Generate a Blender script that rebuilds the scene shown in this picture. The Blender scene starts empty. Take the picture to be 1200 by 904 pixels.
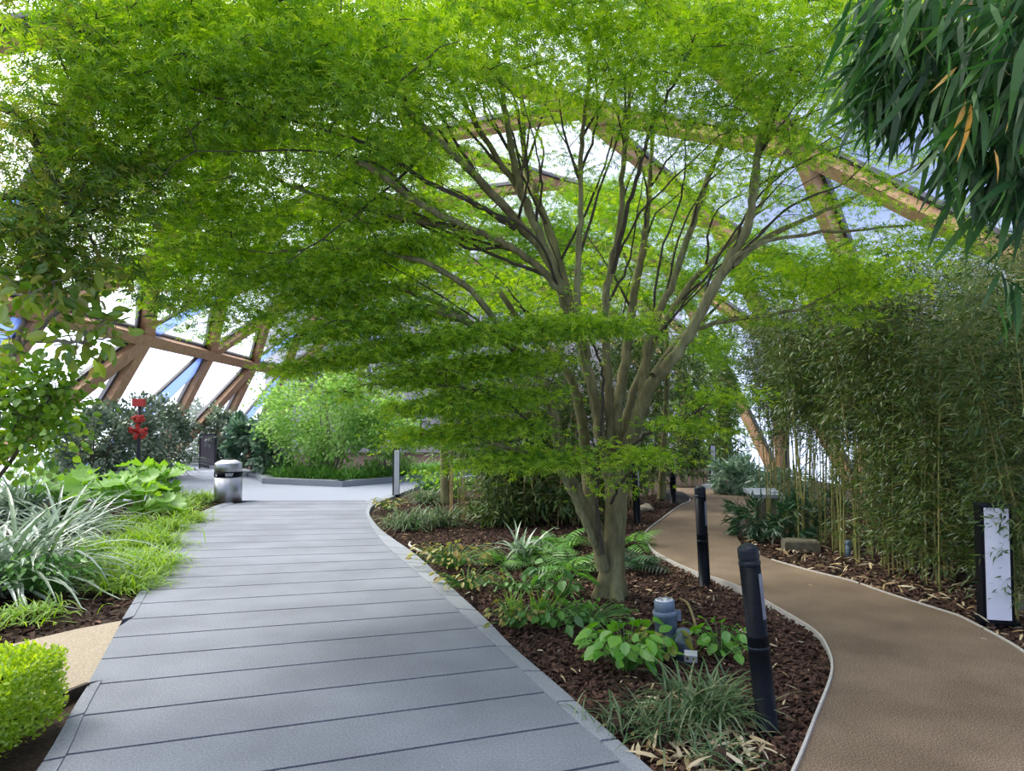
import bpy, math, random
import numpy as np
from mathutils import Vector
rng = np.random.default_rng(7)
random.seed(7)
S = bpy.context.scene
C = S.collection
PI = math.pi

# ------------------------------------------------------------------ camera, sky, light, exposure
CAMZ, FPX, PITCH = 1.62, 850.0, math.atan(41 / 850.0)
cam = bpy.data.objects.new('camera', bpy.data.cameras.new('camera'))
C.objects.link(cam)
cam.location = (0, 0, CAMZ)
cam.rotation_euler = (PI / 2 + PITCH, 0, 0)
cam.data.sensor_width = 36.0
cam.data.lens = 36.0 * FPX / 1200.0
cam.data.clip_end = 300
S.camera = cam

SKY_STRENGTH = 6.0
SUN_STRENGTH = 6.5
S.view_settings.view_transform = 'Standard'
S.view_settings.look = 'None'
S.view_settings.gamma = 1
S.view_settings.use_curve_mapping = False
S.view_settings.exposure = -0.2
S.cycles.max_bounces = 10
S.cycles.diffuse_bounces = 5
S.cycles.glossy_bounces = 3
S.cycles.transmission_bounces = 6
S.cycles.transparent_max_bounces = 12
S.cycles.sample_clamp_indirect = 8

w = bpy.data.worlds.new('sky')
S.world = w
w.use_nodes = True
nt = w.node_tree
nt.nodes.clear()
tc = nt.nodes.new('ShaderNodeTexCoord')
bg = nt.nodes.new('ShaderNodeBackground')
wo = nt.nodes.new('ShaderNodeOutputWorld')
sep = nt.nodes.new('ShaderNodeSeparateXYZ')
nt.links.new(tc.outputs['Generated'], sep.inputs[0])
SUN_DIR = Vector((-0.55, 0.30, 0.80)).normalized()


def sky_ramp(src, stops):
    r = nt.nodes.new('ShaderNodeValToRGB')
    while len(r.color_ramp.elements) < len(stops): r.color_ramp.elements.new(.5)
    for e, (p, c) in zip(r.color_ramp.elements, stops): e.position = p; e.color = (*c, 1)
    nt.links.new(src, r.inputs[0]); return r.outputs[0]


# deep blue away from the sun, a broad bright veil of thin cloud around it, white haze along the horizon
dot = nt.nodes.new('ShaderNodeVectorMath'); dot.operation = 'DOT_PRODUCT'
nt.links.new(tc.outputs['Generated'], dot.inputs[0]); dot.inputs[1].default_value = SUN_DIR
rng_ = nt.nodes.new('ShaderNodeMapRange'); rng_.inputs[1].default_value = -1; rng_.inputs[2].default_value = 1
nt.links.new(dot.outputs['Value'], rng_.inputs[0])
veil = sky_ramp(rng_.outputs[0], [(0.0, (.062, .082, .155)), (.64, (.075, .098, .175)), (.80, (.30, .32, .37)), (.90, (.8, .8, .8)), (1.0, (1, 1, 1))])
haze = sky_ramp(sep.outputs['Z'], [(0.0, (.22, .235, .26)), (.08, (.18, .195, .24)), (.26, (0, 0, 0))])
mx = nt.nodes.new('ShaderNodeMix'); mx.data_type = 'RGBA'; mx.blend_type = 'ADD'; mx.inputs[0].default_value = 1
nt.links.new(veil, mx.inputs['A']); nt.links.new(haze, mx.inputs['B'])
nt.links.new(mx.outputs['Result'], bg.inputs[0])
bg.inputs[1].default_value = SKY_STRENGTH
nt.links.new(bg.outputs[0], wo.inputs[0])

sun = bpy.data.objects.new('sun', bpy.data.lights.new('sun', 'SUN'))
C.objects.link(sun)
sun.data.energy = SUN_STRENGTH
sun.data.angle = math.radians(25)
sun.data.color = (1.0, 0.95, 0.84)
sun.rotation_euler = (-SUN_DIR).to_track_quat('-Z', 'Y').to_euler()
sun.location = (-20, -5, 30)


# ------------------------------------------------------------------ helpers
def ray(px, py):
    dx, dz = (px - 600) / FPX, -(py - 452) / FPX
    c, s = math.cos(PITCH), math.sin(PITCH)
    return np.array([dx, c - dz * s, s + dz * c])


def G(px, py, z=0.0):
    d = ray(px, py)
    t = (z - CAMZ) / d[2]
    return np.array([0, 0, CAMZ]) + d * t


def P(px, py, Y):
    d = ray(px, py)
    return np.array([0, 0, CAMZ]) + d * (Y / d[1])


def wloc(o):
    v = np.zeros(3)
    while o is not None:
        v += np.array(o.location)
        o = o.parent
    return v


def tag(o, label=None, cat=None, group=None, kind=None):
    if label: o['label'] = label
    if cat: o['category'] = cat
    if group: o['group'] = group
    if kind: o['kind'] = kind
    return o


GROUPS = {'bollard': 'bollards along the paths', 'bamboo_clump': 'bamboo clumps of the garden', 'silver_astelia': 'silvery strap leaved plants', 'gunnera_plant': 'big round leaved plants of the bed by the walkway',
          'hakone_grass': 'bright grass tufts along the walkway', 'liriope_clump': 'dark grass clumps of the maple bed', 'shield_fern': 'ferns around the maple', 'evergreen_shrub': 'dark evergreen shrubs under the lattice',
          'pale_shrub': 'pale green shrubs of the far planter', 'fatsia_shrub': 'blue-green shrubs of the far planter', 'sasa_mound': 'low blue-green bamboo mounds', 'dark_mound': 'dark leafy mounds of the bamboo bed',
          'bishops_hat': 'broad leaved plants around the blue-grey fitting', 'yellowed_groundcover': 'yellowing low plants of the maple bed', 'grass_sprout': 'upright grass sprouts of the maple bed',
          'hellebore': 'dark leafy plants by the maple', 'ground_ivy': 'small leaved creepers of the maple bed', 'background_maple': 'trees behind the big maple'}


def thing(name, loc, label, cat, group=None, kind=None):
    o = bpy.data.objects.new(name, None)
    C.objects.link(o)
    o.location = tuple(float(v) for v in loc)
    o.empty_display_size = 0.1
    group = group or GROUPS.get(name)
    return tag(o, label, cat, group, kind)


def mk(name, V, F, mat, parent=None, smooth=False, midx=None, origin=None):
    """link ONE mesh; V in world space; F: array or list of arrays (n,k) or python lists"""
    V = np.asarray(V, float).reshape(-1, 3)
    if isinstance(F, np.ndarray): F = [F]
    if len(F) and not isinstance(F[0], np.ndarray):
        lens = np.array([len(f) for f in F]); flat = np.array([i for f in F for i in f])
    else:
        lens = np.concatenate([np.full(len(f), f.shape[1]) for f in F])
        flat = np.concatenate([f.ravel() for f in F])
    base = wloc(parent) if parent is not None else (np.zeros(3) if origin is None else np.asarray(origin, float))
    me = bpy.data.meshes.new(name)
    me.vertices.add(len(V)); me.vertices.foreach_set('co', (V - base).astype(np.float32).ravel())
    me.loops.add(len(flat)); me.loops.foreach_set('vertex_index', flat.astype(np.int32))
    me.polygons.add(len(lens))
    st = np.concatenate([[0], np.cumsum(lens)[:-1]])
    me.polygons.foreach_set('loop_start', st.astype(np.int32))
    me.polygons.foreach_set('loop_total', lens.astype(np.int32))
    me.polygons.foreach_set('use_smooth', np.full(len(lens), bool(smooth)))
    for m in (mat if isinstance(mat, (list, tuple)) else [mat]): me.materials.append(m)
    if midx is not None: me.polygons.foreach_set('material_index', np.asarray(midx, np.int32))
    me.update(calc_edges=True)
    o = bpy.data.objects.new(name, me)
    C.objects.link(o)
    if parent is not None: o.parent = parent
    else: o.location = tuple(base)
    return o


class MB:
    def __init__(s): s.v, s.f, s.m = [], [], []
    def add(s, V, F, m=0):
        n = len(s.v)
        s.v.extend([tuple(x) for x in V]); s.f.extend([[i + n for i in f] for f in F]); s.m.extend([m] * len(F))
        return s
    def box(s, c, d, R=None, m=0):
        V = np.array([[x, y, z] for x in (-.5, .5) for y in (-.5, .5) for z in (-.5, .5)]) * np.array(d)
        if R is not None: V = V @ np.asarray(R).T
        return s.add(V + np.asarray(c), [[0, 1, 3, 2], [4, 6, 7, 5], [0, 4, 5, 1], [2, 3, 7, 6], [0, 2, 6, 4], [1, 5, 7, 3]], m)
    def prism(s, poly, z0, z1, m=0):
        n = len(poly)
        V = [(p[0], p[1], z1) for p in poly] + [(p[0], p[1], z0) for p in poly]
        return s.add(V, [list(range(n))] + [[n + i, n + (i + 1) % n, (i + 1) % n, i] for i in range(n)], m)
    def tube(s, pts, rad, n=8, m=0, cap=True):
        V, F = tube(pts, rad, n)
        F = F.tolist()
        if cap:
            k = len(V) // n
            F.append(list(range(n))[::-1]); F.append([(k - 1) * n + i for i in range(n)])
        return s.add(V, F, m)
    def lathe(s, prof, c=(0, 0, 0), R=None, n=24, m=0):
        V = []
        for r, z in prof:
            for i in range(n):
                a = 2 * PI * i / n
                V.append((r * math.cos(a), r * math.sin(a), z))
        V = np.array(V)
        if R is not None: V = V @ np.asarray(R).T
        F = [[j * n + i, j * n + (i + 1) % n, (j + 1) * n + (i + 1) % n, (j + 1) * n + i] for j in range(len(prof) - 1) for i in range(n)]
        F.append(list(range(n))[::-1]); F.append([(len(prof) - 1) * n + i for i in range(n)])
        return s.add(V + np.asarray(c), F, m)
    def build(s, name, mat, parent=None, smooth=False, origin=None):
        return mk(name, np.array(s.v), s.f, mat, parent, smooth, s.m, origin)


def nrm(v):
    return v / np.maximum(np.linalg.norm(v, axis=-1, keepdims=True), 1e-9)


def tube(pts, rad, n=8):
    pts = np.asarray(pts, float); k = len(pts)
    rad = np.broadcast_to(np.asarray(rad, float), (k,))
    t = nrm(np.gradient(pts, axis=0))
    ref = np.array([1.0, 0.13, 0.0]) if abs(t[0, 0]) < .8 else np.array([0, 1.0, 0.2])
    V = []
    u = nrm(np.cross(t[0], ref))
    for i in range(k):
        u = nrm(u - t[i] * np.dot(u, t[i]))
        v = np.cross(t[i], u)
        a = np.arange(n) * 2 * PI / n
        V.append(pts[i] + rad[i] * (np.outer(np.cos(a), u) + np.outer(np.sin(a), v)))
    V = np.concatenate(V)
    i, j = np.meshgrid(np.arange(n), np.arange(k - 1))
    i, j = i.ravel(), j.ravel()
    F = np.stack([j * n + i, j * n + (i + 1) % n, (j + 1) * n + (i + 1) % n, (j + 1) * n + i], 1)
    return V, F


def smooth_path(pts, m=5):
    """Catmull-Rom through pts"""
    p = np.asarray(pts, float)
    if len(p) < 3:
        t = np.linspace(0, 1, m + 1)[:, None]
        return p[0] * (1 - t) + p[-1] * t
    q = np.vstack([2 * p[0] - p[1], p, 2 * p[-1] - p[-2]])
    out = []
    for i in range(len(p) - 1):
        a, b, c, d = q[i:i + 4]
        for k in range(m):
            t = k / m
            out.append(.5 * (2 * b + (c - a) * t + (2 * a - 5 * b + 4 * c - d) * t * t + (-a + 3 * b - 3 * c + d) * t ** 3))
    out.append(p[-1])
    return np.array(out)


def tubes_mesh(segs, n=4):
    Vs, Fs, o = [], [], 0
    for pts, r in segs:
        V, F = tube(pts, r, n)
        Vs.append(V); Fs.append(F + o); o += len(V)
    return np.concatenate(Vs), np.concatenate(Fs)


def inst(tmpl, pos, d, nr, sc):
    """place a leaf template: x along d, z along nr"""
    T, F = tmpl
    x = nrm(d); y = nrm(np.cross(nr, x)); z = np.cross(x, y)
    sc = np.broadcast_to(np.asarray(sc, float), (len(pos),))[:, None, None]
    V = pos[:, None, :] + sc * (T[None, :, 0, None] * x[:, None] + T[None, :, 1, None] * y[:, None] + T[None, :, 2, None] * z[:, None])
    k = len(T)
    off = (np.arange(len(pos)) * k)[:, None, None]
    return V.reshape(-1, 3), [(off + f[None]).reshape(-1, f.shape[1]) for f in F]


def merge(parts):
    Vs, Fs, o = [], [], 0
    for V, F in parts:
        Vs.append(V)
        if isinstance(F, np.ndarray): F = [F]
        Fs += [f + o for f in F]
        o += len(V)
    return np.concatenate(Vs), Fs


def unit(n):
    return nrm(rng.normal(size=(n, 3)))


def maple_tmpl(lobes=5):
    V = [(0, 0, 0)]; F = []
    angs = [-100, -50, 0, 50, 100]; L = [.55, .85, 1.0, .85, .55]
    for a, l in zip(angs, L):
        a = math.radians(a); n = len(V)
        for da, r, z in ((-.24, .5 * l, .02), (0, l, -.12 * l), (.24, .5 * l, .02)):
            V.append((.35 + r * math.cos(a + da) - .1, r * math.sin(a + da), z))
        F.append([0, n, n + 1, n + 2])
    V[0] = (.2, 0, 0)
    return np.array(V), [np.array(F)]


def lance_tmpl(wd=.1, droop=.25):
    st = [(0, .15), (.25, 1.0), (.6, .75), (1.0, 0)]
    V = [(0, 0, 0)]
    for t, k in st[1:3]:
        V += [(t, -wd * k, -droop * t * t), (t, wd * k, -droop * t * t)]
    V.append((1, 0, -droop))
    return np.array(V), [np.array([[0, 1, 2], [3, 5, 4]]), np.array([[1, 3, 4, 2]])]


def oval_tmpl(wd=.3, droop=.15, fold=.06):
    V = [(0, 0, 0)]
    for t, k in ((.2, .7), (.45, 1.0), (.75, .7)):
        z = -droop * t * t
        V += [(t, -wd * k, z + fold), (t, 0, z), (t, wd * k, z + fold)]
    V.append((1, 0, -droop))
    F3 = [[0, 1, 2], [0, 2, 3], [7, 10, 8], [8, 10, 9]]
    F4 = [[1, 4, 5, 2], [2, 5, 6, 3], [4, 7, 8, 5], [5, 8, 9, 6]]
    return np.array(V), [np.array(F3), np.array(F4)]


def fan_tmpl(n=9):
    """round, pleated, lobed big leaf"""
    V = [(0, 0, 0)]; a0 = 2.6
    for ring, rr in ((0, .55), (1, 1.0)):
        for i in range(2 * n + 1):
            a = -a0 + 2 * a0 * i / (2 * n)
            r = rr * (1.0 if i % 2 == 0 else (.8 if ring else 1.0))
            V.append((.35 + r * math.cos(a) * .75, r * math.sin(a) * .75, (.10 if i % 2 == 0 else .0) * rr + .22 * rr * rr - .1 * (ring)))
    m = 2 * n + 1
    F3 = [[0, 1 + i, 2 + i] for i in range(2 * n)]
    F4 = [[1 + i, 1 + m + i, 2 + m + i, 2 + i] for i in range(2 * n)]
    V[0] = (.3, 0, -.05)
    return np.array(V), [np.array(F3), np.array(F4)]


MAPLE, LANCE, LANCEW, OVAL, OVALW, FAN = maple_tmpl(), lance_tmpl(.085), lance_tmpl(.06, .35), oval_tmpl(.27), oval_tmpl(.38), fan_tmpl()


def blades(base, az, el, L, W, bend, K=7, fold=0.0):
    """arching strap leaves. base (n,3); az, el start direction; bend: how far the blade turns down (radians)"""
    n = len(base)
    t = np.linspace(0, 1, K)
    ang = el[:, None] - bend[:, None] * t[None] ** 1.3
    ds = L[:, None] / (K - 1)
    r = np.cumsum(np.cos(ang) * ds, 1) - np.cos(ang[:, :1]) * ds
    h = np.cumsum(np.sin(ang) * ds, 1) - np.sin(ang[:, :1]) * ds
    ca, sa = np.cos(az)[:, None], np.sin(az)[:, None]
    mid = np.stack([base[:, 0:1] + r * ca, base[:, 1:2] + r * sa, base[:, 2:3] + h], 2)
    prof = np.minimum(1, .45 + 1.6 * t) * np.clip((1 - t) * 2.2, 0, 1) ** .8
    prof[-1] = .03
    wd = W[:, None] * prof[None]
    side = np.stack([-sa, ca, np.zeros_like(sa)], 2)
    A = mid + side * wd[:, :, None] + np.array([0, 0, 1]) * (fold * wd)[:, :, None]
    B = mid - side * wd[:, :, None] + np.array([0, 0, 1]) * (fold * wd)[:, :, None]
    V = np.stack([A, mid, B], 2).reshape(-1, 3)
    i, k = np.meshgrid(np.arange(n), np.arange(K - 1), indexing='ij')
    o = (i * K + k).ravel() * 3
    F = np.concatenate([np.stack([o, o + 1, o + 4, o + 3], 1), np.stack([o + 1, o + 2, o + 5, o + 4], 1)])
    return V, [F]


def in_poly(pts, poly):
    poly = np.asarray(poly)[:, :2]; x, y = pts[:, 0], pts[:, 1]
    r = np.zeros(len(pts), bool); j = len(poly) - 1
    for i in range(len(poly)):
        xi, yi = poly[i]; xj, yj = poly[j]
        c = ((yi > y) != (yj > y)) & (x < (xj - xi) * (y - yi) / (yj - yi + 1e-12) + xi)
        r ^= c; j = i
    return r


def sample_poly(poly, n, near=0.0):
    poly = np.asarray(poly)[:, :2]; lo, hi = poly.min(0), poly.max(0)
    out = []
    k = 0
    while k < n:
        p = lo + rng.random((n * 3, 2)) * (hi - lo)
        if near: p = p[rng.random(len(p)) < np.minimum(1, (near / np.maximum(p[:, 1], .1)) ** 1.5)]
        p = p[in_poly(p, poly)]
        out.append(p); k += len(p)
    return np.concatenate(out)[:n]


def clip_half(poly, a, b, c):
    """keep a*x+b*y<=c"""
    out = []
    for i in range(len(poly)):
        p, q = poly[i], poly[(i + 1) % len(poly)]
        dp, dq = a * p[0] + b * p[1] - c, a * q[0] + b * q[1] - c
        if dp <= 0: out.append(p)
        if (dp < 0 < dq) or (dq < 0 < dp):
            t = dp / (dp - dq); out.append((p[0] + t * (q[0] - p[0]), p[1] + t * (q[1] - p[1])))
    return out


def resample(pts, step):
    pts = np.asarray(pts, float); d = np.r_[0, np.cumsum(np.linalg.norm(np.diff(pts, axis=0), axis=1))]
    n = max(2, int(round(d[-1] / step)) + 1)
    s = np.linspace(0, d[-1], n)
    return np.stack([np.interp(s, d, pts[:, i]) for i in range(pts.shape[1])], 1)


# ------------------------------------------------------------------ materials
def new_mat(name):
    m = bpy.data.materials.new(name); m.use_nodes = True
    n = m.node_tree; n.nodes.clear()
    return m, n, n.nodes.new('ShaderNodeOutputMaterial')


def ramp_node(n, cols):
    r = n.nodes.new('ShaderNodeValToRGB'); cr = r.color_ramp
    while len(cr.elements) < len(cols): cr.elements.new(.5)
    for i, c in enumerate(cols):
        cr.elements[i].position = i / max(1, len(cols) - 1); cr.elements[i].color = (*c, 1)
    return r


def leaf_mat(name, cols, trans=.45, gloss=.06, rough=.4, tcol=None):
    m, n, out = new_mat(name)
    g = n.nodes.new('ShaderNodeNewGeometry')
    r = ramp_node(n, cols); n.links.new(g.outputs['Random Per Island'], r.inputs[0])
    d = n.nodes.new('ShaderNodeBsdfDiffuse'); t = n.nodes.new('ShaderNodeBsdfTranslucent')
    n.links.new(r.outputs[0], d.inputs[0])
    hs = n.nodes.new('ShaderNodeHueSaturation'); hs.inputs['Hue'].default_value = .488
    hs.inputs['Saturation'].default_value = 1.12; hs.inputs['Value'].default_value = 1.35
    n.links.new(r.outputs[0], hs.inputs['Color']); n.links.new(hs.outputs[0], t.inputs[0])
    mx = n.nodes.new('ShaderNodeMixShader'); mx.inputs[0].default_value = trans
    n.links.new(d.outputs[0], mx.inputs[1]); n.links.new(t.outputs[0], mx.inputs[2])
    gl = n.nodes.new('ShaderNodeBsdfGlossy'); gl.inputs['Roughness'].default_value = rough
    m2 = n.nodes.new('ShaderNodeMixShader'); m2.inputs[0].default_value = gloss
    n.links.new(mx.outputs[0], m2.inputs[1]); n.links.new(gl.outputs[0], m2.inputs[2])
    n.links.new(m2.outputs[0], out.inputs[0])
    return m


def noise_mat(name, cols, scale=20, detail=6, rough=.8, bump=.3, bscale=None, metal=0, dist=.01, stretch=None, spec=.3, cols2=None, scale2=1.0, island=0):
    m, n, out = new_mat(name)
    b = n.nodes.new('ShaderNodeBsdfPrincipled')
    b.inputs['Roughness'].default_value = rough; b.inputs['Metallic'].default_value = metal
    b.inputs['Specular IOR Level'].default_value = spec
    tcn = n.nodes.new('ShaderNodeTexCoord'); src = tcn.outputs['Object']
    if stretch:
        mp = n.nodes.new('ShaderNodeMapping'); mp.inputs['Scale'].default_value = stretch
        n.links.new(src, mp.inputs[0]); src = mp.outputs[0]
    t = n.nodes.new('ShaderNodeTexNoise'); t.inputs['Scale'].default_value = scale; t.inputs['Detail'].default_value = detail
    t.inputs['Roughness'].default_value = .7
    n.links.new(src, t.inputs['Vector'])
    mr = n.nodes.new('ShaderNodeMapRange'); mr.inputs[1].default_value = .3; mr.inputs[2].default_value = .7
    n.links.new(t.outputs['Fac'], mr.inputs[0])
    r = ramp_node(n, cols); n.links.new(mr.outputs[0], r.inputs[0])
    col = r.outputs[0]
    if cols2:
        t2 = n.nodes.new('ShaderNodeTexNoise'); t2.inputs['Scale'].default_value = scale2; t2.inputs['Detail'].default_value = 3
        n.links.new(src, t2.inputs['Vector'])
        r2 = ramp_node(n, cols2); r2.color_ramp.elements[0].position = .35; r2.color_ramp.elements[-1].position = .65
        n.links.new(t2.outputs['Fac'], r2.inputs[0])
        mx = n.nodes.new('ShaderNodeMix'); mx.data_type = 'RGBA'; mx.blend_type = 'MULTIPLY'; mx.inputs[0].default_value = 1
        n.links.new(col, mx.inputs['A']); n.links.new(r2.outputs[0], mx.inputs['B']); col = mx.outputs['Result']
    if island:
        g = n.nodes.new('ShaderNodeNewGeometry')
        hs = n.nodes.new('ShaderNodeHueSaturation')
        mr2 = n.nodes.new('ShaderNodeMapRange'); mr2.inputs[3].default_value = 1 - island; mr2.inputs[4].default_value = 1 + island
        n.links.new(g.outputs['Random Per Island'], mr2.inputs[0]); n.links.new(mr2.outputs[0], hs.inputs['Value'])
        n.links.new(col, hs.inputs['Color']); col = hs.outputs[0]
    n.links.new(col, b.inputs['Base Color'])
    if bump:
        t3 = n.nodes.new('ShaderNodeTexNoise'); t3.inputs['Scale'].default_value = bscale or scale; t3.inputs['Detail'].default_value = 4
        n.links.new(src, t3.inputs['Vector'])
        bp = n.nodes.new('ShaderNodeBump'); bp.inputs['Strength'].default_value = bump; bp.inputs['Distance'].default_value = dist
        n.links.new(t3.outputs['Fac'], bp.inputs['Height']); n.links.new(bp.outputs[0], b.inputs['Normal'])
    n.links.new(b.outputs[0], out.inputs[0])
    return m


def panel_mat(name, tint, fac, dcol):
    m, n, out = new_mat(name)
    t = n.nodes.new('ShaderNodeBsdfTransparent'); t.inputs[0].default_value = (*tint, 1)
    d = n.nodes.new('ShaderNodeBsdfTranslucent'); d.inputs[0].default_value = (*dcol, 1)
    mx = n.nodes.new('ShaderNodeMixShader'); mx.inputs[0].default_value = fac
    n.links.new(t.outputs[0], mx.inputs[1]); n.links.new(d.outputs[0], mx.inputs[2])
    n.links.new(mx.outputs[0], out.inputs[0])
    return m


M = {}
M['soil'] = noise_mat('dark_soil', [(.012, .008, .006), (.045, .027, .018), (.09, .055, .038)], 45, rough=.95, bump=1, dist=.03)
M['chip'] = noise_mat('bark_chip', [(.03, .016, .011), (.075, .040, .027), (.14, .08, .053)], 9, rough=.9, bump=.3, island=.6)
M['litter'] = leaf_mat('dry_leaf', [(.30, .2, .09), (.5, .38, .2), (.62, .55, .4), (.2, .12, .06)], .1, .03)
M['slab'] = noise_mat('grey_stone_slab', [(.13, .14, .165), (.20, .215, .25), (.30, .32, .36)], 90, rough=.75, bump=.25, bscale=240, dist=.003, cols2=[(.82, .82, .83), (1.05, 1.05, 1.06)], scale2=1.3, island=.03)
M['kerb'] = noise_mat('pale_granite', [(.16, .172, .195), (.24, .258, .29), (.37, .39, .425)], 90, rough=.7, bump=.2, bscale=260, dist=.003, island=.06)
M['joint'] = noise_mat('joint_filler', [(.006, .006, .007), (.012, .012, .013)], 60, bump=0)
M['plaza'] = noise_mat('plaza_paving', [(.24, .26, .32), (.30, .325, .39)], 60, rough=.7, bump=.1, dist=.003)
M['resin'] = noise_mat('resin_bound_gravel', [(.03, .02, .013), (.17, .12, .08), (.44, .34, .24)], 130, detail=3, rough=.85, bump=.03, bscale=130, dist=.003, cols2=[(.72, .7, .68), (1.05, 1.05, 1.05)], scale2=1.6)
M['resinpale'] = noise_mat('pale_resin_gravel', [(.20, .155, .11), (.33, .27, .20), (.50, .43, .34)], 70, detail=8, rough=.8, bump=.5, bscale=180, dist=.006)
M['steel_edge'] = noise_mat('pale_edging', [(.40, .37, .34), (.58, .55, .5)], 40, rough=.5, bump=.1)
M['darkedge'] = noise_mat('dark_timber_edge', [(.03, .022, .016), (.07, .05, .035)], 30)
M['bark'] = noise_mat('maple_bark', [(.09, .09, .048), (.20, .192, .105), (.33, .295, .17)], 14, rough=.85, bump=.35, dist=.01, stretch=(1, 1, .25), cols2=[(.7, .62, .52), (1.05, 1.1, .95)], scale2=3)
M['twig'] = noise_mat('dark_twig', [(.035, .028, .02), (.09, .075, .05)], 12, rough=.9, bump=0)
M['greytwig'] = noise_mat('grey_twig', [(.16, .13, .12), (.3, .26, .24)], 12, rough=.9, bump=0)
M['maple'] = leaf_mat('maple_leaf', [(.07, .20, .012), (.18, .37, .02), (.31, .50, .035), (.47, .62, .07)], .55, .04)
M['mapleback'] = leaf_mat('maple_leaf_yellow_green', [(.09, .24, .015), (.18, .38, .03), (.28, .47, .06)], .5, .03)
M['olive'] = leaf_mat('olive_maple_leaf', [(.05, .13, .012), (.11, .23, .025), (.2, .32, .04), (.34, .32, .06)], .5, .05)
M['bamboo'] = leaf_mat('bamboo_leaf', [(.016, .05, .009), (.04, .095, .016), (.085, .155, .028), (.20, .26, .09)], .4, .05)
M['bamboobright'] = leaf_mat('bamboo_leaf_bright', [(.05, .12, .02), (.11, .22, .035), (.2, .31, .07)], .4, .06)
M['bigbamboo'] = leaf_mat('large_bamboo_leaf', [(.010, .042, .010), (.022, .08, .018), (.055, .14, .03)], .4, .03, .5)
M['yellowleaf'] = leaf_mat('yellowed_bamboo_leaf', [(.65, .36, .07), (.7, .48, .16)], .35, .05)
M['culm'] = noise_mat('olive_culm', [(.08, .11, .025), (.22, .22, .065), (.40, .32, .12)], 5, rough=.5, bump=0, island=.3)
M['culmtan'] = noise_mat('tan_culm', [(.30, .2, .08), (.5, .36, .17)], 5, rough=.5, bump=0, island=.3)
M['astelia'] = leaf_mat('silver_strap_leaf', [(.07, .14, .06), (.18, .27, .16), (.44, .52, .46), (.11, .21, .05)], .25, .10, .35)
M['grass'] = leaf_mat('bright_grass', [(.14, .30, .03), (.24, .42, .05), (.36, .5, .09)], .45, .04)
M['darkgrass'] = leaf_mat('dark_grass', [(.03, .09, .03), (.07, .15, .05), (.15, .22, .1), (.26, .3, .15)], .35, .06)
M['gunnera'] = leaf_mat('big_round_leaf', [(.12, .30, .04), (.22, .45, .06), (.30, .5, .09)], .45, .05)
M['hedge'] = leaf_mat('box_hedge_leaf', [(.22, .38, .03), (.42, .60, .045), (.62, .77, .09)], .45, .06)
M['fern'] = leaf_mat('fern_leaf', [(.05, .17, .03), (.11, .29, .05), (.2, .38, .09)], .4, .05)
M['darkfern'] = leaf_mat('dark_fern_leaf', [(.015, .06, .02), (.04, .12, .04)], .3, .08)
M['brightleaf'] = leaf_mat('bright_broad_leaf', [(.09, .30, .03), (.17, .42, .05), (.26, .50, .09)], .45, .06)
M['shrublight'] = leaf_mat('pale_green_shrub_leaf', [(.17, .36, .06), (.29, .5, .12), (.42, .6, .22)], .45, .05)
M['rhodo'] = leaf_mat('dark_glossy_leaf', [(.05, .10, .045), (.12, .19, .10), (.26, .33, .22)], .25, .14, .4)
M['fatsia'] = leaf_mat('blue_green_leaf', [(.05, .13, .07), (.11, .22, .12), (.22, .33, .2)], .25, .12, .4)
M['bigleaf'] = leaf_mat('oval_shrub_leaf', [(.07, .17, .02), (.16, .29, .03), (.30, .40, .06), (.3, .24, .08)], .5, .07)
M['privet'] = leaf_mat('privet_leaf', [(.07, .2, .01), (.16, .32, .02), (.27, .42, .04)], .45, .07)
M['yellowgreen'] = leaf_mat('yellowed_ground_leaf', [(.22, .25, .05), (.38, .36, .09), (.30, .2, .08)], .3, .04)
M['timber'] = noise_mat('glulam_timber', [(.36, .20, .105), (.46, .275, .15), (.55, .345, .2)], 6, rough=.6, bump=.05, stretch=(1, 1, 1), island=.12)
M['alu'] = noise_mat('dark_frame', [(.025, .022, .03), (.05, .045, .06)], 8, rough=.5, bump=0)

M['bluepanel'] = panel_mat('pale_blue_film', (.30, .37, .56), .4, (.5, .6, .92))
M['clear'] = panel_mat('clear_roof_film', (.97, .985, 1.0), .06, (.9, .93, 1.0))
M['black'] = noise_mat('black_powder_coat', [(.003, .004, .006), (.008, .010, .014)], 50, rough=.4, bump=.03, spec=.09)
M['cap'] = noise_mat('satin_black_cap', [(.006, .009, .014), (.014, .02, .028)], 40, rough=.35, bump=.02, spec=.2)
M['lens'] = noise_mat('clouded_lens', [(.10, .11, .14), (.30, .32, .36)], 30, rough=.3, bump=0, stretch=(1, 1, .2), spec=.6)
M['white'] = noise_mat('white_acrylic', [(.70, .72, .80), (.78, .80, .87)], 3, rough=.35, bump=0)
M['steel'] = noise_mat('brushed_steel', [(.36, .36, .38), (.48, .48, .5)], 12, rough=.4, bump=.05, metal=1, stretch=(1, 1, .05))
M['signgrey'] = noise_mat('grey_brown_board', [(.11, .095, .10), (.16, .14, .145)], 20, rough=.6)
M['red'] = noise_mat('red_enamel', [(.42, .03, .02), (.6, .06, .045)], 12, rough=.4, bump=0)
M['bluegrey'] = noise_mat('blue_grey_plastic', [(.10, .14, .19), (.16, .21, .27)], 25, rough=.45, bump=.1)
M['paleplastic'] = noise_mat('pale_plastic', [(.6, .62, .64), (.75, .77, .78)], 20, rough=.4, bump=0)
M['stone'] = noise_mat('bench_stone', [(.22, .25, .29), (.32, .36, .41)], 60, rough=.7)
M['rustyshadestone'] = noise_mat('weathered_slab_and_shaded_bench', [(.10, .09, .06), (.2, .18, .13)], 14, rough=.9)  # weathering of the bed slab; doubles as painted shade on the bench base
M['facade'] = noise_mat('pale_facade', [(.5, .47, .49), (.64, .6, .6)], 1.2, rough=.8, bump=0)
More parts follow.
